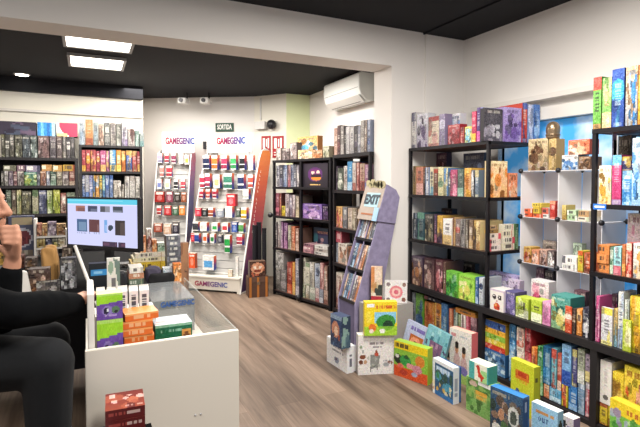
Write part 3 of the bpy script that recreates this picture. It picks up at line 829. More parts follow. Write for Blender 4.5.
rowA(ZA[0], 'middle rack top', '''
275.6 280.4 148 9c8c86 c4b8b0 c d=.08
282 289 148.5 8c7c7a 5c4c4c c d=.08
290 296.4 142.5 7c6c6c b0a09c c d=.08
297.4 312 149.5 e6b078 f0dcc0 c d=.05
312.6 322 150 e0a878 c87840 c d=.05
322.8 329 146 d8d2b4 a8a888 c d=.1
297.2 317.4 136.5 e89a48 58b0e0 c d=.08 b=.08
''')
rowA(ZA[1], 'middle rack second shelf', '''
276 279 165.5 ccc8cc 4a4a58 s
279.4 283 165 2c2c36 6c6c80 s
283.4 286.8 165 a8b2c4 6078a8 s
287.2 290 164.5 c4a2a4 a06068 s
290.4 293.2 164.5 8c92a4 4c5470 s
293.6 296 165 5c5c68 a0a0ac s
296.4 299 165 78707c c0b8b4 s
''')
def monster(w, h):
    c = Cv(w, h, '2c2632'); c.grad('3a3240', '262028').ell(.5, .47, .3, .3, '5c2c6c').ell(.5, .45, .22, .22, '74306c').ell(.54, .6, .2, .13, 'e08a30').ell(.54, .52, .22, .08, '2c1c24')
    c.ell(.4, .38, .07, .06, 'f0d8c0').ell(.62, .36, .07, .06, 'f0d8c0').dashes(.3, .88, .7, .92, 'd8b070', 1, .8); return c
def addbox(pl, x0, x1, yt, zb, off, D, cv, base, lbl, name='game_box', cat='box', grp=None, cell=.012, lid=None, **k):
    a0, _ = pl.hit(x0, yt, off); a1, _ = pl.hit(x1, yt, off); _, z = pl.hit((x0 + x1) / 2, yt, off)
    if pl is A:
        lo_, hi_ = (ps[0], ps[1]) if (a0 + a1) / 2 < ps[1] else (ps[1], ps[2]); a0 = max(a0, lo_ + .018); a1 = min(a1, hi_ - .018); D = min(D, .32 - off)
    W = abs(a1 - a0) - .003; H = z - zb
    f = cv(max(6, round(W / cell)), max(6, round(H / cell)))
    return game(name, uniq(lbl), cat, grp, pl.pt((a0 + a1) / 2, off, zb + .001), pl.ang, W, D, H, f, base, random.Random(int(x0)), tray=lid, **k), zb + H
addbox(A, 302.4, 327.8, 163.5, ZA[1], .03, .08, monster, '2c2632', 'dark square box with grinning purple monster and orange mouth on middle rack', grp='boxes on middle rack second shelf')
rowA(ZA[2], 'middle rack third shelf', '''
275.6 279 193 7c3c4c c87080 s
279.4 281.4 193 6c3a3c b06050 s
281.4 284.8 206 e2ca34 b09020 s d=.1
285.2 288.6 194 a08c90 d0c0c0 s
289 291.8 195 7c6c7c b0a8b8 s
292.2 295 195 bcb2b2 8a6a70 s
295.4 298.8 196 8c7c6c c8b898 s
302.6 321.8 204 6c4c9c d0a8d8 c d=.1
322.4 327.4 206 2c1c3c 6c4c7c c d=.1
''')
def detect(w, h):
    c = Cv(w, h, '3c3c5c'); c.grad('4a5a6c', '3a3050').rect(0, .25, .3, .6, '3c6a78').blobs(['2a2038', '8a6070', 'c09090', '5c4a8c'], 9, .16, .45, 1)
    c.rect(.28, .14, 1, .32, '44365c'); c.word('DETECTIVE', int(w * .3), int(h * .16), 'e8b088', 1); return c
addbox(A, 302.4, 328, 227.5, ZA[3], .2, .07, detect, '3c3c5c', 'slate and purple mystery box reading DETECTIVE on middle rack', grp='boxes on middle rack fourth shelf', cell=.0052)
rowA(ZA[3], 'middle rack fourth shelf', '''
275.4 277 222 5c5458 8a8080 s
277.4 280 221 d8d4d0 a08a8a s
280.4 283 222 7c4c7c c0a0b8 s
283.4 287 223 6a3c6c a87098 s
287.6 290.8 225.5 8c8c7c c0b8a0 s
291.2 295 226.5 c45c3c e0a070 s
295.4 298.6 228.5 a47c6c d0b0a0 s
303 313.4 255 c08c94 7c4c5c h H=.036 d=.14
314 327.8 257 e2deda a8a4a0 h H=.036 d=.14
303.2 313.2 249 b47c88 e0c0c4 h H=.036 on=7 d=.14
314.2 327.6 252 dedad4 b0a49c h H=.036 on=8 d=.14
303.4 313 244 c898a0 8a5a6a h H=.034 on=9 d=.14
314.4 327.4 247 e6e2dc a09c98 h H=.036 on=10 d=.14
''')
rowA(.06, 'middle rack bottom shelf', '''
275.4 280 270.5 8c8680 5a5450 s
280.4 286.4 270 6c6666 a09898 s
287 291.8 262.5 8c2c22 d86a40 s
292.2 295 262.5 d48434 e8c070 s
295.4 299 259 7c7c8c c0b8c0 s
301.8 305 287 8c9c80 d8d0b0 s H=.16
305.4 309 287 dcdacc 9a8a70 s H=.16
309.4 314.6 287 b2baaa e0dcd0 s H=.16
315 318.8 287 d2bab8 a05a60 s H=.16
319.2 323 287 8c92a2 d0d0d8 s H=.16
323.4 327.4 287 c4a292 7c4c44 s H=.16
301.8 305 258 e0dcc8 a8a088 s on=5
305.4 309.6 263 dad6c2 8aa080 s on=6
310 314 262.5 cac2b2 e8e4dc s on=7
314.4 319.6 264 b2bac8 8090b0 s on=8
320 323.4 263 b86c6c e0b0a8 s on=9
323.8 327.4 266 6c4c44 a07a68 s on=10
275.4 283.4 252.5 c4c0bc 94908c c on=1 d=.2
''', dep=.26)
Bp = Plane((2.52, 4.9), (0, -1))
b0, _ = Bp.hit(333.5, 200); b1 = .84
rb = rack('metal_rack', Bp, [b0, b1], [1.79, 1.40, .98, .58, .06], .38, 'black rack beside the pillar with tall grey books on top', 'rack', 'black metal racks', bt=.03, pw=.03, back='board')
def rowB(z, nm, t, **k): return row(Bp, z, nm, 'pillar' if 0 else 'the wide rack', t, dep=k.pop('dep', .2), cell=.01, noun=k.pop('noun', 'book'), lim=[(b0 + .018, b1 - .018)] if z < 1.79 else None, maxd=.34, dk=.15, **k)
rowB(1.79, 'pillar-side rack top', '''
333.6 336.8 128 a87c6c c8a090 s
337.2 340 125.5 4c2a2c 7c4c4c s
340.4 343.6 126 8c8480 b8b0ac s
344 345.2 126 2a2628 5c5458 s
345.6 349 126.5 cac6c6 e8e4e4 s
349.4 353.2 126.5 cecac8 a8a4a4 s
353.6 356.8 125.5 2c262a 5c5468 s
357.2 360 126 8c8c9c c8c8d4 s
360.4 363.8 120.5 b2aaa2 d8d0c8 s
364.2 366.8 120 6c5c56 a89080 s
367.2 370 119.5 aab2ca 6878a8 s
''', noun='tall book', dep=.22)
rowB(1.40, 'pillar-side rack second shelf', '''
334.6 337 166 5c4c60 8a7a90 s
337.4 343 168 3c4c3c c8c8b8 s
343.4 346.8 166 e2dad2 a08a80 s
347.2 352 161.5 3c90ca b8d8f0 s
352.4 355.8 162.5 dacec6 b06a60 s
356.2 359 162.5 a24c4c d8a090 s
359.4 364 163.5 ccaa90 a04c44 s
364.4 368.6 164.5 b27c9c 7080c0 s
''')
rowB(.98, 'pillar-side rack third shelf', '''
334.6 341.8 206.5 e2b262 b04a50 c d=.1
342.2 346.8 207 6c6c72 9c9490 s
347.4 351.8 208 b29c8a d8c8b8 s
352.2 357 208 7c6c5c b0a080 s
357.4 362 209 aa8c6c 8a5a40 s
362.4 366 210 8c7468 c0a890 s
338 351 192.5 dccab8 8a5c3c c b=.21 d=.05
''')
rowB(.58, 'pillar-side rack fourth shelf', '''
334.6 337.6 243 7c8292 a8b0c0 s
338 347 243.5 e6ded2 b0785c c d=.1
347.4 353.4 247 a26c46 6c3c28 s
354 362 250 8a6c58 c8a888 s
334.6 341.6 231 b24c5c e4d8d8 h on=1 d=.1
342 354.6 232 2c3c36 5c6c60 c b=.21 d=.05
''')
rowB(.06, 'pillar-side rack bottom shelf', '''
334.6 342 273 e2d6c6 8a4c44 c d=.1
342.4 348 276 8a7c70 c0b0a0 s
348.4 356 278 6c5c64 a08c98 s
''')

# ------------------------------------------------------------------ back shelves behind the counter
K = Plane((-2.0, 6.9), (1, 0))
def hzK(x, y): return K.hit(x, y)[1]
k0, k1 = K.hit(79, 160)[0], K.hit(142.5, 160)[0]
ZK = [hzK(110, y) for y in (145.5, 171.5, 198.5)]; ZK += [ZK[2] - .35 * i for i in (1, 2, 3)]
rk = empty('bookcase', K.pt((k0 + k1) / 2, 0, 0), 0, uniq('black bookcase of coloured game spines behind the computer monitor'), 'bookcase', 'back wall bookcases')
hw = (k1 - k0) / 2
for e in (-1, 1): MB().box((e * hw - (.03 if e > 0 else 0), 0, 0), (e * hw + (.03 if e < 0 else 0), .34, ZK[0])).obj('side_panel', M['board'], rk)
for z in ZK: MB().box((-hw + .03, .003, z - .03), (hw - .03, .335, z)).obj('shelf_board', M['board'], rk)
MB().box((-hw, .336, .0), (hw, .345, ZK[0])).obj('back_panel', M['board'], rk)
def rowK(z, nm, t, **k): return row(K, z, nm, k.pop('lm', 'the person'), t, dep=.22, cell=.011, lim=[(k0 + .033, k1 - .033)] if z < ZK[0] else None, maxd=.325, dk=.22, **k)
rowK(ZK[0], 'monitor bookcase top', '''
79 84.6 122 b8c2ca 7a90a8 c
85.2 92.8 119.5 d28c4a a04c30 s
93.4 98 122 90a2aa b0c0b8 s
98.6 103.6 124 caaa92 a07a68 c
104.2 109.8 122.5 5c5c5a 9a9a94 s
110.4 115.6 123 aaa29a 7c7470 s
116.2 121 123.5 7c7c74 a8a89c s
121.6 127.4 121.8 d2ced2 8a78a0 s
128 134.6 128.5 bab2aa a06a60 s
135.2 139.4 130.5 6c8c82 a8c0b8 s
140 144 133 a8b2b0 6a9090 s
''')
rowK(ZK[1], 'monitor bookcase upper shelf', '''
81 85.6 150 aa343c e0b040 s
86 90.2 150 b03a40 e0b040 s
90.6 95.8 150 ac383c e2b444 s
96.2 99.8 151 9c2c42 d89a40 s
100.2 105.8 150.5 b24c7c e0b868 s
106.2 109.2 151 a24c92 d8a850 s
109.6 115.8 150 4c92d2 e8c060 s
116.2 121 150 e08c2c e8d060 s
121.4 125.4 151 d2722c f0c050 s
126 131.8 150.5 3c5cb2 d8a040 s
132.2 136.8 151 b23c3c d8b070 s
137.2 140.6 151.5 aa343c d8b060 s
''')
rowK(ZK[2], 'monitor bookcase middle shelf', '''
81 84.8 175 8c92b2 4a6ca8 s
85.2 88.8 175 b2b2ba 4a70b0 s
89.2 92.4 175 8a8aba 4c70b0 s
92.8 95 175 daaa3a 4c70a8 s
95.4 99 175 d28c32 4c78b0 s
99.4 102 175 e2c252 4a70a8 s
102.4 104.8 175 52929a 3c68a0 s
105.2 109 175 6c82b2 3c60a0 s
109.4 113 175 7488b4 3860a0 s
113.4 121 180.5 c2baae 9a9288 c
121.4 124.2 184.5 b4aca0 8a8278 s
124.8 129 176 d2cec8 a8a49c s
129.4 134.8 176 ccc8c2 a49c94 s
135.2 140.6 176.5 9c9790 c8c4bc s
''')
rowK(ZK[3], 'monitor bookcase lower shelf', '''
81 88 202 6c7c6c b0b898 s
88.4 97 203 8a6c5c c8a080 c
97.4 106 202 5c6c80 98a8b8 c
106.4 116 203 a08a70 d8c0a0 c
116.4 126 202 4c4c58 8a8a98 c
126.4 134 203 b05c3c d8a070 s
134.4 140.6 203 d8b060 a07030 s
''')
l0, l1 = K.hit(-22, 160)[0], K.hit(77.6, 160)[0]
ZG = [hzK(35, y) for y in (157.5, 185.5, 214)]; ZG += [ZG[2] - .3, ZG[2] - .62, ZG[2] - .95]
lk = empty('bookcase', K.pt((l0 + l1) / 2, 0, 0), 0, uniq('wide black bookcase of dark boxes behind the seated person'), 'bookcase', 'back wall bookcases')
hw = (l1 - l0) / 2
for e in (-1, 1): MB().box((e * hw - (.03 if e > 0 else 0), 0, 0), (e * hw + (.03 if e < 0 else 0), .34, ZG[0] + (.0 if e > 0 else 0))).obj('side_panel', M['board'], lk)
for z in ZG:
    if z > .03: MB().box((-hw + .03, .003, z - .035), (hw - .03, .335, z)).obj('shelf_board', M['board'], lk)
MB().box((-hw, .336, 0), (hw, .345, ZG[0])).obj('back_panel', M['board'], lk)
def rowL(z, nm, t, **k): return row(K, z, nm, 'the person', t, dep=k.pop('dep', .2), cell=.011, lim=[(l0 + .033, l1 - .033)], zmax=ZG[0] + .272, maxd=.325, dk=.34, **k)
rowL(ZG[0], 'dark bookcase top', '''
0.5 4.6 133 4c4c3c 8a8a60 s
5 9 132.5 8c8c82 4c4c48 s
9.4 13.8 133 7c7a74 5a5648 s
14.4 21.8 134.5 4a4a3c 8c8c70 c
22.2 29.8 134.5 3c444a 7a8890 c
30.2 37 134.5 5c6c6a a0b0a8 c
38 49 135.5 7c5c5c a07c78 c
49.6 56 136 5c545a 8a8088 s
56.4 61.8 137 6c5c5c 9c8880 s
62.2 66 136.5 54504c 8c8478 s
66.4 70 136.5 6a6468 3c3840 s
70.4 75 137 3c3a3c 746c70 s
''')
TL = Plane((-2.0, 7.06), (1, 0))
def space(w, h): c = Cv(w, h, '3a3444', random.Random(2)); return c.blobs(['5c4c6c', '2a2434', '6a5a70', '4a5468'], 14, .2, 0, 1)
def bluec(w, h): c = Cv(w, h, '3a90d2', random.Random(4)); return c.rect(.2, 0, .35, 1, '7ac0ec').rect(.55, 0, .7, 1, '2a6cb8').rect(.8, 0, 1, 1, 'a8d0e8').noise(.05)
def swoosh(w, h): c = Cv(w, h, 'ece4d8'); return c.ell(.85, .1, .75, .9, 'b43c5c').rect(0, .8, .5, 1, 'e8c890')
zt = ZG[0] + .255
for x0, x1, yt, cv, b, l in ((-6, 36.4, 121.5, space, '3a3444', 'long dark purple box lying on the upright boxes nearest the person'), (37, 55.5, 122.5, bluec, '3a90d2', 'bright blue striped box lying across the upright boxes'), (56.5, 77.8, 123, swoosh, 'e0d8cc', 'white box with big crimson circle lying across the upright boxes')):
    H = K.hit((x0 + x1) / 2, yt, .03)[1]
    a0, _ = K.hit(x0, 130, .03); a1, _ = K.hit(x1, 130, .03)
    zz = ZG[0] + .275
    game('game_box', uniq(l), 'box', 'long boxes on dark bookcase', K.pt((a0 + a1) / 2, .03, zz), 0, a1 - a0 - .01, .2, max(.1, H - zz), cv(26, 9), b, random.Random(1))
rowL(ZG[1], 'dark bookcase upper shelf', '''
1 3.8 171 3c3a38 6c6a60 s
4.2 8 171 dad6d2 8a8680 s
8.4 13 171 6c5c6c 948494 s
13.4 17 171.5 7c4c52 a87c7c s
17.4 23.6 171 b2aaa2 6c6460 c
24.2 36.6 172 4c8a7c b8c850 c
37 39.8 171 5c6474 9ca4b0 s
40.2 46 171 c28c6a 6c3c34 c
46.4 49.6 171 8c92aa c8ccd8 s
50 56 171.5 3c5c4c 8aa890 s
56.4 62 171 a29a82 5c5444 s
62.4 68.6 171.5 6c5c60 a89c94 s
69 75 171 8a4c40 d0b8a0 s
3 16 164.5 5c5c4c 8c8c74 h on=0 H=.07
16.6 25 164 6c4c5c a08090 h on=4 H=.07
25.6 40 165 b2aac2 3c3c5c h on=5 H=.08
41.6 51.8 164 d2823c e8b068 h on=7 H=.08
52.4 62 163.6 e2aa52 f0d8a0 h on=9 H=.08
62.6 75 164 e2b242 b04a34 h on=10 H=.08
''')
rowL(ZG[2], 'dark bookcase middle shelf', '''
5.6 11 190 4a5c48 8aa080 s
11.4 16 190 5c4c3c 9a8a6c s
16.6 21 190 cac282 5c6c3c s
21.6 31 191 4a4a3a 8c8860 c
32 38.2 190 cac6a2 5c7c50 s
38.8 46.4 190.5 6c7292 3c4468 c
47 52.2 190.5 90aa52 dae0b0 s
52.8 59.8 190 c2ca42 8a9a2c c
60.4 66 193 c2a292 a05a4c s
66.4 75 192.5 b2baaa 7c8870 s
''')
rowL(ZG[3], 'dark bookcase lower shelf', '''
35 41.8 223.5 a45c4c d8a080 c
42.2 47 223.5 caa262 7c5434 c
47.4 56 221.5 7c6c7c 3c3040 c
56.4 66 223.5 b29262 6c4c2c c
66.4 75 223 8a8a7c c8c8b0 c
''')
rowL(ZG[4], 'dark bookcase fourth shelf', '''
1 16 246 4c3c34 a07048 c
17 34 257 7c4a2c c8843c c
36 47 247 5c4438 a87c54 c
48 58 247 4a4438 8c7c5c c
60 75 257 2c2c32 8c8c94 c
''')
rowL(ZG[5] if ZG[5] > .02 else .04, 'dark bookcase floor shelf', '''
14 34 281 3c302c 8a5c3c c
35 56 283 4c4038 9c8464 c
58 75 281 2e2c30 6c6460 c
''')

# ------------------------------------------------------------------ card-sleeve displays with sloping faces
GP1, GP2 = onz(182.5, 290, 0), onz(240, 294.5, 0)
G2 = Plane(GP1, GP2 - GP1); GW = (GP2 - GP1).length
def grad3(h, w=2, cols=('e8782c', 'cc3a3c', '7a2a78', '3a2a5c')):
    c = Cv(w, h, 'fff'); n = len(cols) - 1
    for j in range(c.h):
        t = j / max(1, c.h - 1) * n; k = min(n - 1, int(t)); c.a[j] = np.array(mixc(cols[k], cols[k + 1], t - k))
    return c
def sleeve_display(G, label, side_cols, text_x, head, GW=GW):
    W2 = (GP2 - GP1).length
    r = empty('sleeve_display', G.pt(GW / 2), G.ang, uniq(label), 'display stand', 'white sleeve display stands')
    # side profile (depth, z), read on the aisle-side edge of the stand
    S = Plane(G2.pt(W2), G2.v)
    fr = [S.hit(*q) for q in ((240, 293.5), (244, 262), (248, 235), (252, 205), (256, 175), (259, 158))]
    tp = [S.hit(*q) for q in ((261.5, 150.5), (265, 148.2), (269, 150.5))]
    bk = [S.hit(*q) for q in ((270.5, 157), (266.5, 185), (262.5, 220), (259, 260), (257, 289))]
    prof = [(d, max(0, z)) for d, z in fr + tp + bk]; prof[0] = (prof[0][0], 0); prof[-1] = (prof[-1][0], 0)
    for sgn in (-1, 1):
        x = sgn * GW / 2
        sp = MB().prism(prof, x - .008, x + .008, 0).obj('side_panel', M['whitem'], r)
        # printed face of the side board: strips of colour running down it
        V, F, C = [], [], []; L_ = fr + [tp[0]]; R_ = [tp[2]] + bk
        n = 26
        def at(P, t):
            zs = [p[1] for p in P]; z = max(zs) * (1 - t) + 0.02 * t
            P = sorted(P, key=lambda p: p[1])
            for (d0, z0), (d1, z1) in zip(P, P[1:]):
                if z0 <= z <= z1: return d0 + (d1 - d0) * (z - z0) / (z1 - z0 + 1e-9), z
            return (P[0][0], z) if z < P[0][1] else (P[-1][0], z)
        cv = grad3(n, 1, side_cols)
        faces = []
        for i in range(n):
            a = at(L_, i / n); b = at(R_, i / n); c_ = at(L_, (i + 1) / n); e = at(R_, (i + 1) / n)
            k = len(V); xx = x + sgn * .0085
            V += [(xx, a[0] + .02, a[1]), (xx, c_[0] + .02, c_[1]), (xx, e[0] - .004, e[1]), (xx, b[0] - .004, b[1])]
            F.append((k, k + 1, k + 2, k + 3) if sgn > 0 else (k + 3, k + 2, k + 1, k)); C.append(cv.a[i, 0])
        me = bpy.data.meshes.new('side_print'); me.from_pydata(V, [], F); at_ = me.color_attributes.new('ink', 'FLOAT_COLOR', 'CORNER')
        C = np.array(C); C = np.where(C <= .04045, C / 12.92, ((C + .055) / 1.055) ** 2.4)
        d = np.ones((len(F) * 4, 4), np.float32); d[:, :3] = np.repeat(C, 4, axis=0); at_.data.foreach_set('color', d.ravel()); me.materials.append(INK)
        o_ = link('side_print', me, sp)
        if sgn > 0 and text_x:
            lt = MB(); rng = random.Random(5)
            for i in range(17):
                z = 1.62 - i * .056
                if rng.random() < .1: continue
                dd = np.interp(z, [p[1] for p in fr], [p[0] for p in fr]) + .1
                lt.box((x + .0088, dd, z), (x + .0096, dd + .03, z + .008)).box((x + .0088, dd + (.0 if i % 2 else .022), z), (x + .0096, dd + (.008 if i % 2 else .03), z + .034))
            lt.obj('lettering', M['text'], sp)
    lean = (fr[4][0] - fr[0][0]) / (fr[4][1] - fr[0][1]); th = math.atan(lean)
    def onface(d, z): return (0, lean * z + d, z)
    # slatted back panel parallel to the sloping front edge
    sl = MB(); zt = 1.74
    for i in range(17):
        z0 = .2 + i * .1
        if z0 > zt: break
        sl.prism([(lean * z0 + .1, z0), (lean * (z0 + .092) + .1, z0 + .092), (lean * (z0 + .092) + .115, z0 + .092), (lean * z0 + .115, z0)], -GW / 2 + .008, GW / 2 - .008, 0)
    sl.obj('slat_panel', M['slat'], r)
    MB().prism([(lean * .15 + .118, .15), (lean * zt + .118, zt), (lean * zt + .128, zt), (lean * .15 + .128, .15)], -GW / 2 + .008, GW / 2 - .008, 0).obj('back_panel', M['grey'], r)
    pl_ = MB().box((-GW / 2 + .05, .01, .03), (GW / 2 - .05, .06, .2)).box((-GW / 2 + .008, .0, .19), (GW / 2 - .008, .4, .21)).box((-GW / 2 + .008, .01, 0), (-GW / 2 + .05, .06, .2)).box((GW / 2 - .05, .01, 0), (GW / 2 - .008, .06, .2)).obj('plinth', M['white'], r)
    text_mesh('lettering', 'GAMEGENIC', .088, M['blue'], pl_, (0, .007, .105), bold=.002, grad=('b0243a', '6a3a7a', '2a58a8'))
    x0, x1, y0, y1 = head
    hp = Plane(G.pt(0, .0), G.u); d_ = lean * 1.8 + .08
    a0, z1_ = hp.hit(x0, y0, d_); a1, z0_ = hp.hit(x1, y1, d_)
    a0 = max(a0, .0); a1 = min(a1, GW + .05)
    hd = MB().box((a0 - GW / 2, d_, z0_), (a1 - GW / 2, d_ + .012, z1_)).obj('header_board', M['whitem'], r)
    for e in (a0 + .05, a1 - .05): MB().box((e - GW / 2 - .01, d_ + .012, 1.5), (e - GW / 2 + .01, d_ + .022, z1_ - .02)).obj('strut', M['grey'], hd)
    ta, tz = hp.hit((text_x or 179.9), 141 if text_x else 141.2, d_); tb, _ = hp.hit((text_x or 179.9) + 14.3, 141, d_)
    t = text_mesh('lettering', 'GAMEGENIC', .135, M['blue'], hd, (ta - GW / 2, d_ - .004, tz), bold=.0055, grad=('a00c20', '6a2060', '10489a'))
    xs = [v.co.x for v in t.data.vertices]; k = 2 * (tb - ta) / (max(xs) - min(xs))
    for v in t.data.vertices: v.co.x *= k
    return r, G, lean
def packs(r, G, lean, dname, rows, GW=GW):
    n0 = Vector((0, 0, 0))
    nrm = (G.v - Vector((0, 0, lean)))  # face plane: depth = lean*z
    for ri, (rn, y1, items) in enumerate(rows):
        zs = []
        for k, it in enumerate(items):
            x0, x1, yt, yb, col = it[:5]; style = it[5] if len(it) > 5 else 'w'
            P = onp((x0 + x1) / 2, yb, G.o, nrm); T = onp((x0 + x1) / 2, yt, G.o, nrm); A_ = onp(x0, yb, G.o, nrm); B_ = onp(x1, yb, G.o, nrm)
            tw = abs((B_ - A_).dot(G.u)); H = max(.03, (T.z - P.z) * 1.12); W = tw * (.66 if style in 'wg' else .92)
            a = (A_ - G.o).dot(G.u) + W / 2; d = lean * P.z; W = min(W, GW - .03); a = min(max(a, .012 + W / 2), GW - .012 - W / 2)
            rng = random.Random(int(x0 * 7 + yt))
            w, h = 8, max(5, int(H / .011)); c = Cv(w, h, 'e8e6e4' if style in 'wg' else col, rng)
            if style == 'w': c.rect(0, .22, 1, .6, col).rect(0, .68, 1, .95, mixc(col, '000', .2))
            elif style == 'g': c.rect(.1, .35, .9, .85, col)
            else: c.rect(.1, .1, .9, .25, 'eee2d8').ell(.5, .6, .3, .25, mixc(col, 'fff', .35))
            c.noise(.04)
            sd = grad3(h, 2, ('e08040', 'c83a4c', '5a3a8a', '2c4a9a')) if style in 'wg' else mixc(col, '000', .25)
            dep = min(.075, tw * .6)
            cn = cname(col)
            o = game('deck_box', uniq(f'{"white" if style in "wg" else cn} card pack{" with " + cn + " window" if style in "wg" else ""}, {ORD[k]} in {rn} row of {dname}'), 'card pack', f'packs on {dname}',
                     G.pt(a, d - .012, P.z), G.ang, W, dep, H, c, col, rng, right=sd, top='f0e4d0')
            zs.append(P.z)
        z = sum(zs) / len(zs) - .012
        MB().tube((-GW / 2 + .01, lean * z + .07, z - .006), (GW / 2 - .01, lean * z + .07, z - .006), .005).obj('hook_rail', M['whitem'], r)
r2, Ga, le = sleeve_display(G2, 'white sleeve display stand with orange and purple side board, nearest the middle rack', ('e8802c', 'd8502c', 'b83048', '8a2a6c', '46285c'), 230.9, (199, 252, 134, 152))
packs(r2, Ga, le, 'orange-sided display', [
    ('top', 169, [(201.5, 211, 157, 169, '2a3050'), (212, 220.6, 157, 169.5, 'd87838'), (221.6, 230, 157, 169.5, 'b03a5c'), (231, 239, 157, 169.5, '3c9c5c'), (240, 247.6, 157, 169.5, '1c1c24'), (248.4, 256, 157, 170, 'd8d4d8')]),
    ('second', 190, [(194, 201, 176, 188, 'b8344c'), (205.4, 212.6, 175, 187, 'a83a58'), (214, 223, 176, 188, 'd8b080', 'g'), (224, 236.6, 175, 189, '3c7c68'), (238, 247.4, 176, 190, '24305c'), (248.4, 255.6, 176, 188, 'c85a48')]),
    ('third', 199, [(199.6, 205.6, 190, 198.5, 'a83444'), (206.2, 212.2, 190, 198.5, 'c05a50'), (212.8, 218.8, 190, 198.5, 'a02c40'), (227, 236.4, 195, 206, 'c42c38', 'f'), (243, 252, 190, 199, 'd8dcd8')]),
    ('fourth', 218, [(193.6, 200, 208.5, 216, 'c03044', 'f'), (202.4, 207.8, 209, 216.4, '24282c', 'f'), (208.6, 216, 208.5, 217, 'a8583c'), (216.8, 224.6, 209, 217, '8a909c', 'f'), (225.6, 236, 207.5, 217.6, 'd8dade', 'g'), (236.8, 240.6, 208.5, 217, '3c4c40', 'f'), (241.4, 249.6, 208.5, 219, 'e0b43c')]),
    ('fifth', 231, [(191, 199.6, 222.5, 230.6, '3a3c44'), (200.4, 210.6, 223, 231, 'd8d0cc', 'g'), (212, 221, 223.4, 231.2, '2c9c4c', 'g'), (222, 231.4, 223.6, 231.8, 'c83c44', 'g'), (232, 238, 222.6, 232, '3c58a0', 'f'), (239, 246.4, 224, 232.6, '5c9c58')]),
    ('sixth', 243, [(188.6, 192.4, 233.5, 241.4, 'c8303c', 'f'), (194.8, 201.6, 234, 242.4, '2c4c9c'), (203, 209.8, 234, 242.6, 'd8602c', 'g'), (210.6, 216.8, 234.4, 243, '2c7c44', 'g'), (217.8, 223, 235, 243, '4a4c58', 'f'), (225, 233, 236.4, 253, '2ca04c'), (237, 245.4, 235, 245, 'c8485c')]),
    ('bottom', 269, [(189.4, 196, 254, 268, 'e0582c', 'f'), (203, 220, 256.6, 270, '5aa0d8', 'g'), (228.4, 232.8, 270, 276.6, 'd8c8b0', 'f'), (236, 239, 258, 276, 'dedcd8', 'f')]),
])
u1 = Vector((.93, -.37, 0)).normalized(); g1r = Vector((GP1.x + .03, GP1.y + .12, 0)); g1l = onp(147, 250, g1r, (-u1.y, u1.x, 0)); g1l.z = 0
G1W = (g1r - g1l).length; G1 = Plane(g1l, u1)
r1, Gb, le1 = sleeve_display(G1, 'white sleeve display stand with blue and pink side board, farther toward the bookcase', ('d86a8c', '9a5ab0', '4a58b4', '2c3c8c', 'b03a7c', '5a2a5c'), None, (162, 197, 132, 153), GW=G1W)
packs(r1, Gb, le1, 'blue-sided display', [
    ('top', 164, [(157, 164, 154.5, 163, 'b0a8cc'), (164.8, 171, 154.5, 163, 'b83a4c'), (171.6, 178, 154.5, 163.4, '8a3c58'), (179, 186, 154.5, 163.6, 'd8ccb0', 'g'), (189, 195.6, 156, 164.4, 'd8cc50', 'g')]),
    ('second', 177, [(160, 166, 167, 177, 'd89088'), (166.6, 174.6, 167, 177, 'c03a48')]),
    ('third', 189, [(157, 164.2, 180, 189, '7c88c0', 'g'), (165, 173, 180, 189, 'd8c8a8', 'g'), (174, 180.4, 180.4, 189, '2c2c30'), (181, 187.4, 180.4, 189, 'c84c58')]),
    ('fourth', 202, [(155, 165.4, 192.5, 202, '9c2420', 'f'), (166.2, 173.6, 192.5, 202, '7c3c4c', 'f'), (174.4, 180.8, 193, 202, '2c2420', 'f'), (181.4, 186.8, 193, 202, '8c4c30', 'f')]),
    ('fifth', 215, [(157, 163.4, 206.5, 215, 'c84848'), (164.4, 171.8, 206.5, 215, 'b0282c', 'f'), (172.6, 178.8, 207, 215, '3c5c44', 'f'), (179.4, 185.4, 206.5, 215, 'd88038', 'f')]),
    ('sixth', 233, [(154, 163, 224, 232, 'a0503c', 'f'), (163.8, 171.8, 225, 234, 'c8a48c', 'f'), (172.6, 179.6, 223, 233.5, '2c2834', 'f')]),
], GW=G1W)
# trunk, meeple box and dark poster tubes beside the display
q0, q1 = onz(248.5, 298, 0), onz(268.5, 296.5, 0)
T = Plane(q0, q1 - q0); tw = (q1 - q0).length; tH = T.hit(258, 277)[1]
ch = empty('storage_trunk', T.pt(tw / 2), T.ang, uniq('brown wooden trunk box with orange straps on the floor by the display'), 'trunk')
MB().box((-tw / 2, 0, 0), (tw / 2, .2, tH * .72)).obj('body', M['wood'], ch, bevel=.004); MB().prism([(0, tH * .73), (.2, tH * .73), (.19, tH), (.01, tH)], -tw / 2, tw / 2, 0).obj('lid', M['wood'], ch)
ob = mat('orange_strap', 'a5652a', .6)
for e in (-.4, -.02, .4): MB().box((e * tw - .014, -.004, 0), (e * tw + .014, 0, tH * .99)).obj('strap', ob, ch)
MB().box((-.02, -.008, tH * .62), (.02, -.002, tH * .76)).obj('clasp', M['bronze'], ch)
def meeple(w, h): c = Cv(w, h, '4a3026', random.Random(8)); return c.ell(.5, .45, .42, .36, 'd89a78').ell(.33, .4, .1, .09, 'f0e0d0').ell(.66, .4, .1, .09, 'f0e0d0').ell(.5, .62, .22, .08, '7c2a20').blobs(['c86a4c', 'e0b090', '6c3a2c'], 8, .12).noise(.05)
addbox(T, 249.4, 265.6, 261.5, tH, .02, .12, meeple, '5c4434', 'cream and brown face box standing on top of the trunk', cell=.012)
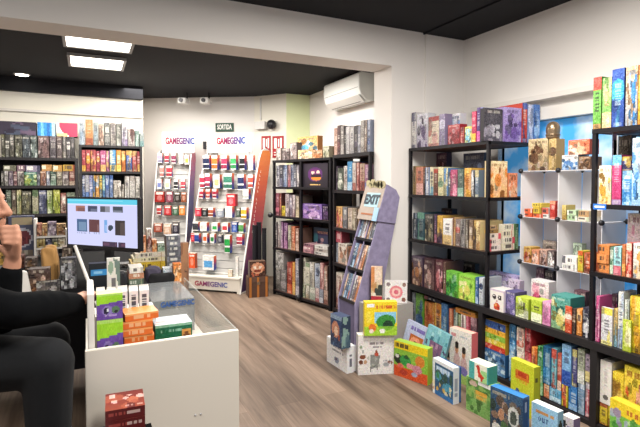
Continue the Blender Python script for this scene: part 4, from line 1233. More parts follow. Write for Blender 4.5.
for k, (px, yt, rr) in enumerate(((258.5, 225, .03), (263.5, 222, .032), (268.5, 228, .028))):
    p = T.pt(T.hit(px, 280)[0], .27 + .03 * (k % 2)); z = onp(px, yt, p, T.v).z
    setp(MB().tube((0, 0, 0), (0, 0, z - .02), rr).tube((0, 0, z - .02), (0, 0, z), rr * 1.1).obj('poster_tube', M['dark'], None, (p.x, p.y, 0), 0), uniq(f'tall black poster tube behind the trunk, {ORD[k]} from the display'), 'tube', 'poster tubes behind the trunk')
p = onp(184, 287, (.9, 5.0, 0), (0, 1, 0))
tb_ = Plane((0, 6.2), (1, 0)); a0, z_ = tb_.hit(180.5, 243); a1, _ = tb_.hit(188.5, 243)
rg = random.Random(3); c = Cv(7, 40, '5c4438', rg).blobs(['8a6048', '3c2c28', 'a87c5c', '6c5a50'], 14, .4, 0, 1)
game('tall_carton', uniq('tall narrow brown patterned carton standing past the counter end'), 'carton', None, tb_.pt((a0 + a1) / 2), 0, a1 - a0, .1, z_, c, '5c4438', rg)

# ------------------------------------------------------------------ leaning cardboard floor display reading EXIT
DX0, DX1, DZ0, DZ1, DY0, DY1 = 2.14, 2.41, .40, 1.24, 3.66, 3.97
dl = (DX1 - DX0) / (DZ1 - DZ0); th = math.atan(dl)
lav = mat('lavender_cardboard', '857e9c', .7, var=.4, scale=22); lavd = mat('dark_lavender_card', '5a5470', .7, var=.3, scale=10)
ex = empty('floor_display', ((DX0 + .4 + DX0) / 2, (DY0 + DY1) / 2, 0), 0, uniq('tall lavender cardboard display leaning back by the pillar, header reading EXIT'), 'display stand')
ox, oy = ex.location.x, ex.location.y; hy = (DY1 - DY0) / 2
def pz(pts): return [(x - ox, z) for x, z in pts]
MB().prism(pz([(DX0, 0), (DX0 + .24, 0), (DX0 + .24, DZ0), (DX0, DZ0)]), -hy + .012, hy - .012, 1).obj('base', lavd, ex)
for s_ in (-1, 1):
    MB().prism(pz([(DX0 - .012, 0), (DX0 + .25, 0), (DX0 + .25, DZ0), (DX1 + .17, DZ1), (DX1 - .01, DZ1), (DX0 - .012, DZ0)]), s_ * hy - .006, s_ * hy + .006, 1).obj('side_panel', lav, ex)
MB().prism(pz([(DX0 + .09, DZ0), (DX0 + .1, DZ0), (DX1 + .1, DZ1), (DX1 + .09, DZ1)]), -hy + .006, hy - .006, 1).obj('back_panel', M['dark'], ex)
MB().prism(pz([(DX0, DZ0), (DX0 + .01, DZ0), (DX1 + .01, DZ1), (DX1, DZ1)]), -.004, .004, 1).obj('divider', lav, ex)
tiers = [DZ0 + .0, DZ0 + .275, DZ0 + .55]; tier_h = .255
for z in tiers:
    x = DX0 + dl * (z - DZ0)
    MB().prism(pz([(x - .008, z - .004), (x + .095, z - .004), (x + .095, z + .004), (x + .0, z + .004), (x + .004, z + .02), (x - .006, z + .02)]), -hy + .006, hy - .006, 1).obj('tier_ledge', M['dark'], ex)
cols = ['5c6470 c8a080', '8c9098 b05c3c', 'b07048 e0c0a0', '4c5a6c 90a8c0', '7c7c84 d0d0d8', '9ca4b0 5c4c4c', '3c5c80 a8c0d8', '6c5c5c c09080']
EXP = Plane((DX0, DY1 - .006), (0, -1))
for ti, (z, tn) in enumerate(zip(tiers, ('bottom', 'middle', 'top'))):
    for side in range(2):
        for k in range(4):
            rng = random.Random(ti * 50 + side * 10 + k); b, a = cols[(ti * 3 + side * 4 + k * 3) % 8].split(); wk = (hy - .012) / 4
            y = DY1 - .012 - side * (hy - .002) - (k + .5) * wk - .004 * side
            H = tier_h - .02; x = DX0 + dl * (z - DZ0) + .012
            o = game('small_game_box', uniq(f'slim {cname(b)} box, {ORD[side * 4 + k]} from the wide rack in {tn} tier of leaning display'), 'box', 'slim boxes in the leaning display', (x, y, z + .012), -math.pi / 2, wk - .004, .06, H, spine(5, 24, b, a, rng), b, rng)
            o.rotation_euler = (-th, 0, -math.pi / 2)
hz0, hz1 = DZ1 - .1, 1.47
hx0 = DX0 + dl * (hz0 - DZ0) - .035; hx1 = hx0 + dl * (hz1 - hz0)
hb = MB().prism(pz([(hx0, hz0), (hx0 + .012, hz0), (hx1 + .012, hz1), (hx1, hz1)]), -hy - .012, hy + .025, 1).obj('header_board', mat('sandy_print', 'a89a90', .7, var=.25, scale=9), ex)
MB().prism(pz([(hx0, hz0), (hx0 + .2, hz0 - .03), (hx1 + .14, hz1 - .12), (hx1 + .1, hz1 - .05), (hx1, hz1)]), -hy - .022, -hy - .01, 1).obj('wing', lav, hb)
sky = MB().prism(pz([(hx0 - .002 + dl * .12, hz0 + .12), (hx0 - .002 + dl * .25, hz0 + .25), (hx0 + .002 + dl * .25, hz0 + .25), (hx0 + .002 + dl * .12, hz0 + .12)]), -hy * .75, hy * .72, 1).obj('title_plate', mat('pale_blue_print', 'a8ccd8', .6), hb)
t = text_mesh('lettering', 'EXIT', .12, M['darktext'], sky, (hx0 - .006 + dl * .185 - ox, 0, hz0 + .185), bold=.006); t.rotation_euler = (math.pi / 2 - th, 0, -math.pi / 2)
cr = MB(); rng = random.Random(11)
for k in range(7):
    y = -hy * .8 + k * hy * .27; a = rng.uniform(.03, .05); h_ = rng.uniform(-.03, .02)
    cr.prism([(y + a * math.cos(t_ * math.pi / 5), hz1 + h_ + a * .9 * math.sin(t_ * math.pi / 5)) for t_ in range(10)], hx1 - ox - .014, hx1 - ox - .004, 0)
cr.obj('crest', mat('pale_gold_print', 'b8ae88', .7, var=.35, scale=25), hb)
MB().prism(pz([(hx0 - .02, hz0 + .0), (hx0 - .012, hz0 + .0), (hx0 + .02, hz0 + .12), (hx0 + .012, hz0 + .12)]), -hy - .03, -hy + .04, 1).obj('hang_card', mat('blue_white_card', '9cc0dc', .5), hb)
MB().prism(pz([(hx0 - .003 + dl * .045, hz0 + .045), (hx0 - .003 + dl * .06, hz0 + .06), (hx0 + dl * .06, hz0 + .06), (hx0 + dl * .045, hz0 + .045)]), -hy * .8, hy * .8, 1).obj('subtitle', mat('rust_print', 'a0603c', .7), hb)

# ------------------------------------------------------------------ boxes standing on the floor
def fbox(bl, br, yt, D, cv, base, lbl, z=0.0, tray=None, right=None, left=None, top=None, cell=.008, name='game_box', lean=0.0, roll=0.0, grp='game boxes standing on the floor', side=None, rng=None):
    a, b = onz(bl[0], bl[1], z), onz(br[0], br[1], z); pl = Plane(a, b - a); W = (b - a).length
    H = pl.hit(bl[0], yt)[1] - z
    w, h = max(6, min(64, round(W / cell))), max(6, min(64, round(H / cell)))
    m = (a + b) / 2
    o = game(name, uniq(lbl), 'box', grp, (m.x, m.y, z + .001), pl.ang, W, D, H, cv(w, h).noise(.035), base, rng or random.Random(int(bl[0])), tray=tray, right=right, left=left, top=top, side=side)
    if lean: o.rotation_euler = (-lean, roll, pl.ang); o.location.z += W / 2 * math.sin(roll)
    return z + H + .001
def cv_tot(w, h):
    c = Cv(w, h, 'e6e5e6', random.Random(1)); c.dashes(.25, .2, .8, .3, '5a5a66', .8).dashes(.3, .38, .85, .44, '6a6a74', .7).ell(.5, .72, .12, .12, '8890a4').ell(.48, .7, .05, .05, '5c3c4c').rect(0, 0, 1, .04, 'f2f2f2'); return c
def side_tot(w=8, h=26): c = Cv(w, h, 'e2e2e4', random.Random(2)); return c.dashes(.4, .25, .65, .85, '50505c', .8)
h1 = fbox((326.8, 361), (347, 374), 336, .085, cv_tot, 'e6e5e6', 'white box with grey lettering under the dark blue box by the leaning display', tray='d8d8da', right=side_tot())
def cv_fox(w, h):
    c = Cv(w, h, 'e4e0de', random.Random(3)); c.dashes(.33, .2, .72, .25, '6a6068', .7, .8).dashes(.42, .3, .64, .34, '6a6068', .6, .8)
    c.poly([(.33, .5), (.62, .52), (.56, .82), (.36, .86)], '8a8c88').blobs(['5a6460', 'b0b0a8', '7c4c40'], 8, .05, .55, .8).ell(.52, .5, .06, .05, 'b8503c').poly([(.5, .36), (.56, .46), (.46, .47)], '8c5038').rect(.34, .8, .37, .93, '4a4440').rect(.52, .8, .55, .9, '4a4440')
    c.ell(.13, .55, .09, .06, '7c4a34').ell(.08, .68, .06, .06, '6c4030').ell(.2, .68, .05, .05, 'c09878').ell(.08, .3, .03, .05, '8a9a80').ell(.14, .42, .03, .04, '9aa0a0').ell(.78, .76, .08, .06, 'a0a4a8').dashes(.72, .66, .9, .7, '80808a', .6)
    c.rect(0, 0, 1, .02, 'c0d070', .5); return c
h2 = fbox((358, 375.4), (393.8, 373.6), 335.5, .09, cv_fox, 'e4e0de', 'white square box with small fox drawing, under the yellow farm box', tray='d4d0cc', cell=.0065)
def cv_bluef(w, h): c = Cv(w, h, '34486c', random.Random(4)); return c.rect(0, 0, 1, .12, '8aa0b8').ell(.45, .45, .34, .26, 'c88a70').ell(.5, .5, .16, .14, 'e8c8b0').blobs(['24304c', '5c7c9c', 'b0563c'], 8, .14, .6, 1).noise(.04)
fbox((330.6, 344), (341.6, 349.6), 313.2, .085, cv_bluef, '2c3c5c', 'dark blue box with round orange face standing on the white lettered box', z=h1, right=Cv(7, 20, '2a3850', random.Random(3)).blobs(['5c8090', '486070', '8aa8a0'], 7, .3))
def cv_farm(w, h):
    c = Cv(w, h, 'ecd02c', random.Random(5)); c.rect(.08, .05, .3, .14, 'f0f0f0').dashes(.38, .1, .95, .2, 'c8502c', .8, .75).rect(.3, .3, .97, .62, '8cc8e4').ell(.66, .6, .3, .22, '3c8c3c').ell(.72, .7, .16, .16, '22402c').rect(.0, .72, 1, 1, '8cc83c', .8).ell(.25, .76, .12, .12, 'e07830').ell(.22, .86, .07, .06, 'f0e0d0').ell(.55, .86, .08, .07, 'f0f0e8').ell(.12, .45, .08, .18, 'f0dc50')
    return c.noise(.03)
fbox((364.4, 336.2), (397, 335.4), 302.5, .08, cv_farm, 'ecd02c', 'yellow box with green tree and farm animals standing on the fox box', z=h2, tray='d8b820', cell=.0065)
# plain carton that carries two small boxes behind
sup = game('carton', uniq('pale plain carton behind the yellow farm box, carrying two small boxes'), 'carton', None, (2.345, 3.37, 0), 0, .40, .24, .44, 'aaa5a2', 'aaa5a2', random.Random(1))
def cv_pink(w, h): c = Cv(w, h, 'ece8e8', random.Random(6)); return c.ell(.5, .5, .3, .3, 'e88a94').ell(.5, .5, .2, .2, 'f4c8c0').ell(.5, .5, .1, .1, 'd86a80').ell(.15, .15, .09, .09, '8c7c80').ell(.86, .16, .09, .09, '9a7a70').ell(.14, .84, .08, .08, '7c7074').ell(.84, .84, .09, .1, '8a5c50')
fbox((385, 302.6), (407.2, 303.4), 281, .05, cv_pink, 'e8e4e4', 'small white square box with pink circle design in front of the pillar', z=.441, cell=.006)
def cv_tall(w, h): c = Cv(w, h, 'e6cdb6', random.Random(7)); return c.rect(0, 0, .3, .75, 'd8905c').rect(.4, .1, .9, .35, 'eed8c4').rect(.3, .5, 1, .82, '3c4440').blobs(['d8c8a0', '6c3c3c', 'c09060'], 6, .15, .5, .8).rect(0, .84, 1, 1, 'b02c3c').ell(.3, .8, .15, .05, 'e8e0d0')
fbox((371, 301.4), (382, 302), 267, .06, cv_tall, 'd8b89c', 'tall narrow cream box with red base beside the leaning display', z=.441, cell=.006)
def cv_farm2(w, h):
    c = Cv(w, h, '8cc044', random.Random(8)); c.rect(0, 0, 1, .22, 'ecd024').poly([(0, .7), (1, .72), (1, 1), (0, 1)], 'd8562c').dashes(.03, .06, .42, .18, '5c4a28', .9, .8)
    c.ell(.12, .5, .12, .14, '2c3428').ell(.1, .42, .06, .05, 'e8e8e0').ell(.35, .5, .17, .15, '3c9c4c').ell(.38, .4, .07, .06, '2c5c34').ell(.78, .42, .14, .16, 'd88838').ell(.5, .62, .12, .08, 'e8a0a0').ell(.7, .66, .14, .12, 'd08c9c').ell(.2, .68, .1, .06, 'e07060').ell(.62, .82, .09, .06, 'a0a8c0').ell(.3, .85, .12, .08, 'b03c2c'); return c.noise(.03)
fbox((394, 374.5), (427.4, 386), 340, .075, cv_farm2, '9cc840', 'lime and orange animal box with yellow top band in front of the bookcase', tray='a8c43c', right='9cbc3c', cell=.0065)
def cv_port(w, h): c = Cv(w, h, 'b4bcd8', random.Random(9)); return c.dashes(.25, .1, .95, .2, '6c5ca0', .9, .8).rect(.3, .3, .95, .85, 'b4622c').ell(.6, .5, .26, .17, 'e89c78').ell(.62, .48, .12, .05, '5c3028').ell(.55, .68, .15, .1, 'c85030').rect(.0, .86, 1, 1, '98a8c8')
fbox((398.4, 361), (417.6, 367.4), 322, .03, cv_port, 'a8b0cc', 'pale lavender box with orange faces leaning behind the lime animal box', lean=.12, roll=.2)
def cv_mos(w, h): c = Cv(w, h, '7cb4c0', random.Random(10)); c.blobs(['2c5c70', 'a8d4d8', '4c8c9c'], 18, .1, 0, 1); c.rect(.25, .3, .8, .72, '7c5c7c'); return c.blobs(['b890a8', '4a3c58', 'c8a0a0', '5c4c70'], 14, .07, .35, .68).rect(.2, .78, .85, .84, 'b8dce0')
fbox((418.4, 370.6), (439.8, 379), 327, .03, cv_mos, '6ca4b0', 'teal patterned box with mauve centre leaning against the low bookcase', lean=.1, roll=.2)
def cv_kids(w, h):
    c = Cv(w, h, 'dcd6d0', random.Random(12)); c.rect(.06, .08, .3, .14, 'c08080').dashes(.5, .1, .8, .14, '8a9ab0', .6)
    for x, y in ((.34, .36), (.66, .42)): c.ell(x, y + .26, .15, .2, 'c8a8a8').ell(x, y, .085, .1, 'b88468').ell(x, y - .06, .09, .07, '2c2424')
    return c.ell(.6, .76, .25, .09, '7c74b0').poly([(0, .78), (1, .86), (1, 1), (0, 1)], 'a8c86c').noise(.03)
fbox((449.4, 378.4), (471, 388), 327, .075, cv_kids, 'd8a098', 'white box with two dark-haired children photo and pink side', tray='d06a70', right='d4686c', top='e8c0b0', cell=.0065)
def cv_lake(w, h): c = Cv(w, h, 'dfe4e8', random.Random(13)); return c.rect(.1, .1, 1, .88, '2c587c').rect(.18, .16, .85, .32, '8cb4d8').dashes(.2, .18, .8, .3, 'e4ecf4', .6, .7).blobs(['3c7c4c', '2c4c40', '50a0c0'], 12, .16, .35, .7).blobs(['e0b050', 'c87a3c', 'e8d8b0'], 9, .08, .6, .85).rect(.1, .88, 1, 1, '2c6ca8')
fbox((432.6, 392), (453, 405), 357.5, .07, cv_lake, 'dde2e6', 'white-edged blue box of lake animals in front of the dark-haired children box', right=Cv(8, 20, 'd8dce0', random.Random(3)).dashes(.35, .3, .7, .8, '7c8494', .7), tray='2c5c94')
def cv_saf(w, h): c = Cv(w, h, '78a85c', random.Random(14)); c.blobs(['4c7c3c', 'a0c478', '5c9448', '8cb05c', '3c6430'], 26, .14, 0, 1); return c.rect(.35, .3, .85, .55, 'b8b060', .5).dashes(.4, .3, .85, .42, 'd8a03c', .9, .8).dashes(.45, .46, .8, .54, 'd8a03c', .8, .8).ell(.3, .14, .16, .08, 'c8b0a0').rect(.5, .0, 1, .12, 'e8ece8')
h13 = fbox((466, 409), (490, 421.6), 375.5, .1, cv_saf, '88b068', 'leafy green safari box under the small dinosaur box', tray='5c8c50', cell=.0065)
def cv_dino(w, h): c = Cv(w, h, '4ca8a4', random.Random(15)); return c.rect(.3, 0, .95, 1, 'e8ecd8').rect(.6, .3, .95, 1, 'a0d48c').poly([(.4, .15), (.55, .1), (.6, .5), (.8, .7), (.7, .88), (.5, .75)], 'c8402c').ell(.47, .2, .1, .1, 'b83828').rect(.62, .8, .7, .95, 'b83828')
fbox((469, 377), (488, 385.6), 360, .085, cv_dino, '58b0a8', 'small teal box with red dinosaur lying on the green safari box', z=h13, right='3c9c94', top='e4ecd8', cell=.005)
def cv_photo(w, h):
    c = Cv(w, h, '2a3444', random.Random(16)); c.grad('34587c', '24303a').dashes(.08, .07, .6, .15, 'b8a890', .7, .75); c.blobs(['5c4a3c', '8c6c58', '3c5444', 'a89080', '2c3c34', '70645c'], 26, .13, .2, 1)
    c.ell(.72, .45, .17, .2, 'c8ccc8').ell(.72, .47, .11, .14, '4a5450').ell(.35, .5, .1, .12, 'b08468').ell(.45, .72, .12, .1, '4c6c44').ell(.2, .8, .14, .1, 'd0d0c8').ell(.7, .82, .12, .1, 'd8d4cc'); return c.noise(.03)
fbox((490, 434), (522.4, 450), 385.5, .07, cv_photo, '2c68a8', 'big dark blue box of animal photographs nearest the picture bottom', top='3c84c4', right=Cv(8, 30, '1c3c6c', random.Random(3)).dashes(.4, .1, .7, .3, 'c0c8d8', .8), tray='2c6ca8', cell=.0065)
def cv_lime(w, h): c = Cv(w, h, 'c8cc34', random.Random(17)); return c.rect(.2, .18, .8, .34, 'd8602c', .8).dashes(.22, .2, .78, .3, 'b83c24', .9, .8).dashes(.25, .34, .75, .42, 'd89030', .7).ell(.3, .62, .1, .08, '3c5490').ell(.68, .66, .1, .09, 'b03c3c').ell(.3, .7, .04, .05, '2c3c5c')
fbox((510.4, 408), (533.4, 421), 357.5, .06, cv_lime, 'ccd038', 'lime yellow box with orange title against the low bookcase', right=Cv(8, 24, 'b4bc30', random.Random(4)).ell(.5, .25, .25, .06, '5c5c30').ell(.5, .75, .25, .06, '4c5030'), tray='b0b42c', cell=.0065)
def cv_out(w, h): c = Cv(w, h, '94c4e4', random.Random(18)); c.rect(0, 0, .05, 1, 'd4e4ee').ell(.12, .95, .14, .2, 'd8582c').dashes(.2, .14, .85, .2, 'c88a4c', .9, .8); c.word('OUT', int(w * .28), int(h * .26), '2c4c84', max(1, int(w * .045))); return c.dashes(.3, .55, .8, .6, 'd8a85c', .9, .8)
fbox((531, 447), (557, 461), 401, .05, cv_out, '94c4e4', 'light blue box reading OUT, half cut off by the picture bottom', top='e4eaee', right=Cv(6, 16, '8ab4d4', random.Random(3)).ell(.5, .35, .4, .14, '2a2c34'), cell=.0055)
def cv_pig(w, h): c = Cv(w, h, 'd8d0d4', random.Random(19)); return c.rect(.4, .25, 1, .6, '8c7cb0').ell(.2, .25, .2, .12, '2c2a2e').ell(.3, .5, .12, .08, 'e8c0c4')
fbox((561.6, 446), (573, 452), 414.5, .06, cv_pig, 'd8cccf', 'small white and mauve box beside the light blue box', right='7c6c98', top='eae4e4')
def cv_gard(w, h): c = Cv(w, h, '78b44c', random.Random(20)); c.rect(0, 0, 1, .22, 'e8cc30').dashes(.4, .08, .98, .16, 'b05c2c', .8, .8); c.blobs(['b8d8a0', 'a0a8c0', '4c8c3c', 'd8c0b8', '8c7ca0', '5ca048'], 26, .1, .22, 1); return c.ell(.18, .2, .1, .08, '98889c')
fbox((609, 456), (652, 482), 397, .07, cv_gard, '88b840', 'big green garden picture box with yellow top in front of the end rack', top='e0c83c', tray='c8b030', cell=.0065)

# ------------------------------------------------------------------ counter
CZT, DK = .92, .74
pr_ = onz(240, 331, CZT); pl0 = onz(85, 350, CZT); cx0, cx1, cy = pl0.x, pr_.x, (pl0.y + pr_.y) / 2
cyE = 2.93
ct = empty('counter', ((cx0 + cx1) / 2, cy, 0), 0, uniq('white sales counter with glass aisle side, seen from its white end panel'), 'counter')
ox, oy = ct.location.x, ct.location.y
def cb(a, b): return (a[0] - ox, a[1] - oy, a[2]), (b[0] - ox, b[1] - oy, b[2])
MB().box(*cb((cx0, cy, 0), (cx1, cy + .02, CZT))).obj('end_panel', M['white'], ct, bevel=.002)
MB().box(*cb((cx0, cy + .022, DK - .03), (cx1 - .012, cyE, DK))).obj('deck', M['white'], ct)
MB().box(*cb((cx1 - .02, cy + .022, 0), (cx1 - .002, cyE, DK - .035))).obj('side_panel', M['white'], ct)
MB().box(*cb((cx1 - .008, cy + .022, DK - .03), (cx1 - .002, cyE, CZT))).obj('glass_pane', M['glass'], ct)
sb0 = Q(87, 294, 1.68); sbx = onp(87, 294, (0, cy + .03, 0), (0, 1, 0)); sbx1 = onp(96, 294, (0, cy + .03, 0), (0, 1, 0))
MB().box(*cb((sbx.x, cy + .024, 0), (sbx1.x - .006, 2.1, sbx.z))).obj('inner_side_panel', M['trimw'], ct, bevel=.003)
for x in (.18, .2): MB().ball((cx1 - ox - .1 + x - .25, -.001, .62), .004, 6).obj('screw', M['grey'], ct)

def deskP(Y): return Plane((0, Y), (1, 0))
def dbox(name, x0, x1, yt, Y, D, cv, base, lbl, z, cat='box', grp=None, yb=None, cell=.005, **k):
    pl = deskP(Y); a0, _ = pl.hit(x0, yt); a1, _ = pl.hit(x1, yt); zt = pl.hit((x0 + x1) / 2, yt)[1]
    W, H = a1 - a0 - .002, max(.006, zt - z)
    c = cv(max(4, min(48, round(W / cell))), max(3, min(48, round(H / cell)))) if callable(cv) else cv
    o = game(name, uniq(lbl), cat, grp, pl.pt((a0 + a1) / 2, 0, z + .0005), 0, W, D, H, c, base, random.Random(int(x0)), **k)
    return z + H + .001
# purple and lime packs
def cv_lp(w, h):
    c = Cv(w, h, '6c4ca0', random.Random(2)); c.poly([(0, 0), (1, 0), (1, .3), (0, .42)], '9cd430').rect(0, 0, 1, .07, 'c8e898', .6).ell(.42, .66, .22, .2, '8c78b8').ell(.36, .66, .1, .13, '2c2440').ell(.42, .62, .05, .06, 'e0e0ec').ell(.72, .64, .16, .14, '5c7c5c').ell(.74, .7, .07, .06, '2c2c30').dashes(.25, .84, .75, .9, 'c8b0e0', .7); return c.noise(.02)
zb = DK + .001; pk = []
for i, n in enumerate(('at the bottom of its stack, behind the end panel', 'in the middle of its stack', 'on top of its stack')):
    yt = (None, 319.5, 293.5)[i]
    pl = deskP(cy + .05); a0, _ = pl.hit(96.5, 300); a1, _ = pl.hit(122.6, 300)
    zt = zb + .098 if yt is None else pl.hit(109, yt)[1]
    cvv = cv_lp(26, 26)
    game('card_pack', uniq(f'purple and lime card pack {n}'), 'card pack', 'purple and lime packs on the counter', pl.pt((a0 + a1) / 2, 0, zb), 0, a1 - a0, .07, zt - zb - .001, cvv, '6c4ca0', random.Random(i), top='b8e05c', right='5c3c90')
    zb = zt
# orange flat boxes
pl = deskP(cy + .06); zo = DK + .001
ztop = pl.hit(140, 313)[1]; n = 10; hh = (ztop - zo) / n; rng = random.Random(4)
for i in range(n):
    a0, _ = pl.hit(123.6, 330); a1, _ = pl.hit(153.6 if i < n - 1 else 157.5, 330); j = rng.uniform(-.004, .004) + (.006 if i == n - 1 else 0)
    c = Cv(20, 4, 'e0702c', rng); c.rect(.0, .0, 1, .2, 'f0a060').dashes(.2, .3, .75, .8, 'f4c8a0', .7, .6)
    o = game('flat_box', uniq(f'flat orange card box, {ORD[n - 1 - i]} from the top of its stack'), 'box', 'orange flat boxes stacked on the counter', pl.pt((a0 + a1) / 2 + j, j * .5, zo), rng.uniform(-.03, .03) + (.1 if i == n - 1 else 0), a1 - a0, .1, hh - .001, c, 'dc6c28', rng, top='e89048', right='c85a20')
    zo += hh
# green box
def cv_gr(w, h): c = Cv(w, h, '1f6c4c', random.Random(5)); return c.rect(0, 0, 1, .06, '8cc0a0').dashes(.15, .1, .7, .16, 'a0d0b8', .8).rect(.72, .12, .97, .4, 'd89a50').ell(.84, .26, .08, .1, '7c4c30').noise(.03)
topg = Cv(16, 10, 'a8b4bc', random.Random(6)).blobs(['7c8c98', 'd8d8dc', 'b07c78', '8ca0a8'], 12, .16, .1, .95)
dbox('card_box', 155, 192.4, 324, cy + .1, .12, cv_gr, '1f6c4c', 'green box with picture lid beside the orange flat boxes', DK + .001, top=topg)
# white cartons on a riser
rz_ = deskP(cy + .19).hit(140, 311)[1]
ri = setp(MB().box((-.11, 0, 0), (.11, .14, rz_ - DK - .002)).obj('display_riser', M['white'], None, (deskP(cy + .19).hit(126, 300)[0], cy + .185, DK + .001), 0), uniq('white riser block under the milk-carton shaped dice packs'), 'riser')
def carton(x, z, y, w, h, lbl, rz=0.0):
    r = empty('dice_carton', (x, y, z), rz, uniq(lbl), 'carton', 'milk-carton shaped packs'); b = h * .8
    rg_ = random.Random(int(x * 999)); c = Cv(8, 22, 'e9e6e2', rg_).dashes(.35, .22, .65, .85, '3c3c44', .85, .75).rect(0, .92, 1, 1, 'c05a70', .6)
    inked('body', boxfaces(w, w, b, c, 'd8d5d2', 'd8d5d2'), r)
    MB().prism([(0, b + .0005), (w, b + .0005), (w / 2 + .002, h * .95), (w / 2 + .002, h), (w / 2 - .002, h), (w / 2 - .002, h * .95)], -w / 2, w / 2, 0).obj('gable_top', M['trimw'], r)
    for e in (-1, 1): MB().prism([(0, b), (w, b), (w / 2, h * .95)], e * w / 2 - e * .004 - .001, e * w / 2 - e * .004 + .001, 0).obj('gable_side', M['grey'], r)
pl = deskP(cy + .2)
for k, (x0, x1, yt) in enumerate(((96.5, 105, 288), (107, 116, 288), (118, 127.6, 286.5), (129.2, 138.2, 286.2), (139.6, 149, 285.4))):
    a0, _ = pl.hit(x0, 300); a1, _ = pl.hit(x1, 300); h = pl.hit((x0 + x1) / 2, yt)[1] - rz_
    carton((a0 + a1) / 2, rz_, cy + .2, a1 - a0, h, f'white milk-carton shaped pack with dark script, {ORD[k]} in the row from the purple packs')
# acrylic case carrying the brand name
acp = deskP(2.46); a0, zt = acp.hit(152, 302); a1, _ = acp.hit(194.5, 302); zt = acp.hit(190, 298)[1]
a1 = min(a1, cx1 - .015)
ca = empty('display_case', ((a0 + a1) / 2, 2.46, DK + .001), 0, uniq('low clear acrylic case with blue brand lettering on the counter'), 'display case')
W2, H2 = a1 - a0, zt - DK
MB().box((-W2 / 2, 0, 0), (W2 / 2, .006, H2)).obj('front_panel', M['acry'], ca); MB().box((-W2 / 2, .008, H2 - .006), (W2 / 2, .45, H2)).obj('top_panel', M['acry'], ca)
MB().box((-W2 / 2, .008, 0), (-W2 / 2 + .005, .45, H2 - .008)).obj('side_panel', M['acry'], ca); MB().box((W2 / 2 - .005, .008, 0), (W2 / 2, .45, H2 - .008)).obj('side_panel', M['acry'], ca)
t = text_mesh('lettering', 'GAMEGENIC', .036, M['blue'], ca, (.02, -.002, H2 - .022), bold=.001)
xs = [v.co.x for v in t.data.vertices]; k = W2 * .8 / (max(xs) - min(xs))
for v in t.data.vertices: v.co.x *= k

# far desk behind the counter, with the monitor
DZ = .88
dsk = empty('desk', (-.1, 2.96, 0), 0, uniq('dark desk behind the white counter carrying the monitor and piles of games'), 'desk')
MB().box((-.75, 0, DZ - .03), (.59, 1.7, DZ)).obj('desk_top', M['deskm'], dsk); MB().box((.555, .02, 0), (.58, 1.68, DZ - .032)).obj('side_panel', M['dark'], dsk); MB().box((-.74, .02, 0), (-.715, 1.68, DZ - .032)).obj('side_panel', M['dark'], dsk)
MB().box((-.71, 1.0, .1), (.55, 1.02, DZ - .032)).obj('modesty_panel', M['dark'], dsk)
TLc, TRc, BLc, BRc = Q(66, 197, 3.22), Q(138.8, 197.3, 2.98), Q(68.4, 247, 3.22), Q(139.2, 254, 2.98)
mw = (TRc - TLc).length; mp = Plane((TLc.x, TLc.y), (TRc - TLc)); mh = (TLc.z + TRc.z - BLc.z - BRc.z) / 2
mc = (TLc + TRc) / 2; zb_ = (BLc.z + BRc.z) / 2
mo = empty('computer_monitor', (mc.x, mc.y, DZ), mp.ang, uniq('black computer monitor showing a pale shop page with rows of pictures'), 'monitor')
z0 = zb_ - DZ
bz = MB(); bd = .014
bz.box((-mw / 2, 0, z0), (mw / 2, .008, z0 + .026)).box((-mw / 2, 0, z0 + mh - bd), (mw / 2, .008, z0 + mh)).box((-mw / 2, 0, z0 + .026), (-mw / 2 + bd, .008, z0 + mh - bd)).box((mw / 2 - bd, 0, z0 + .026), (mw / 2, .008, z0 + mh - bd))
bz.obj('bezel', M['dark'], mo); MB().box((-mw / 2 + .004, .009, z0 + .004), (mw / 2 - .004, .045, z0 + mh - .004)).obj('housing', M['dark'], mo, bevel=.004)
c = Cv(72, 48, 'c9cbf0', random.Random(3)); c.rect(0, 0, 1, .1, '58c4de').rect(0, .02, .8, .05, '7cd4e8').rect(0, .1, 1, .12, 'dcdcf4')
def th_(x0, y0, x1, y1, cols): c.rect(x0, y0, x1, y1, cols[0]); [c.rect(*sorted((c.r.uniform(x0, x1 - .03),)), c.r.uniform(y0, y1 - .04), x1 - .01, y1 - .01, q, .5) for q in cols[1:]]
for x, q in ((.13, ['a06a5c', '5c3c44']), (.31, ['3c4058', '8890a8']), (.49, ['4c4c54', 'c0c0d0']), (.66, ['3c4450', 'b0b0c0'])): th_(x, .14, x + .14, .28, q)
for x, q in ((.14, ['3c5c84', '9cb4cc']), (.32, ['5c3438', 'c0a098']), (.54, ['6ca0d8', 'c8cdf0']), (.69, ['2c2428', '6c5c58'])): th_(x, .44, x + (.15 if x != .54 else .05), .7 if x < .6 else .76, q)
c.ell(.63, .6, .035, .06, '2c3c50'); c.dashes(.14, .74, .28, .76, '8088a8', .7).dashes(.32, .72, .46, .75, '8088a8', .7)
for x in (.52, .62, .74): th_(x, .9, x + .1, .99, ['3c2c44', '7c4c64'])
inked('screen', [((-mw / 2 + bd, -.0005, z0 + mh - bd), (mw - 2 * bd, 0, 0), (0, 0, -(mh - bd - .026)), c)], mo, m=SCREEN)
MB().box((-.03, .05, .01), (.03, .075, z0 + mh * .5)).obj('stand', M['dark'], mo); MB().lathe([(.12, 0), (.12, .008), (.04, .014)], (0, .06), 20).obj('base', M['dark'], mo)

rngd = random.Random(12)
def cvx(b, a): return lambda w, h: cover(w, h, b, a, random.Random(int(b + a, 16) & 255))
def cvl(b, a): return lambda w, h: lying(w, h, b, a, random.Random(w * 7 + h))
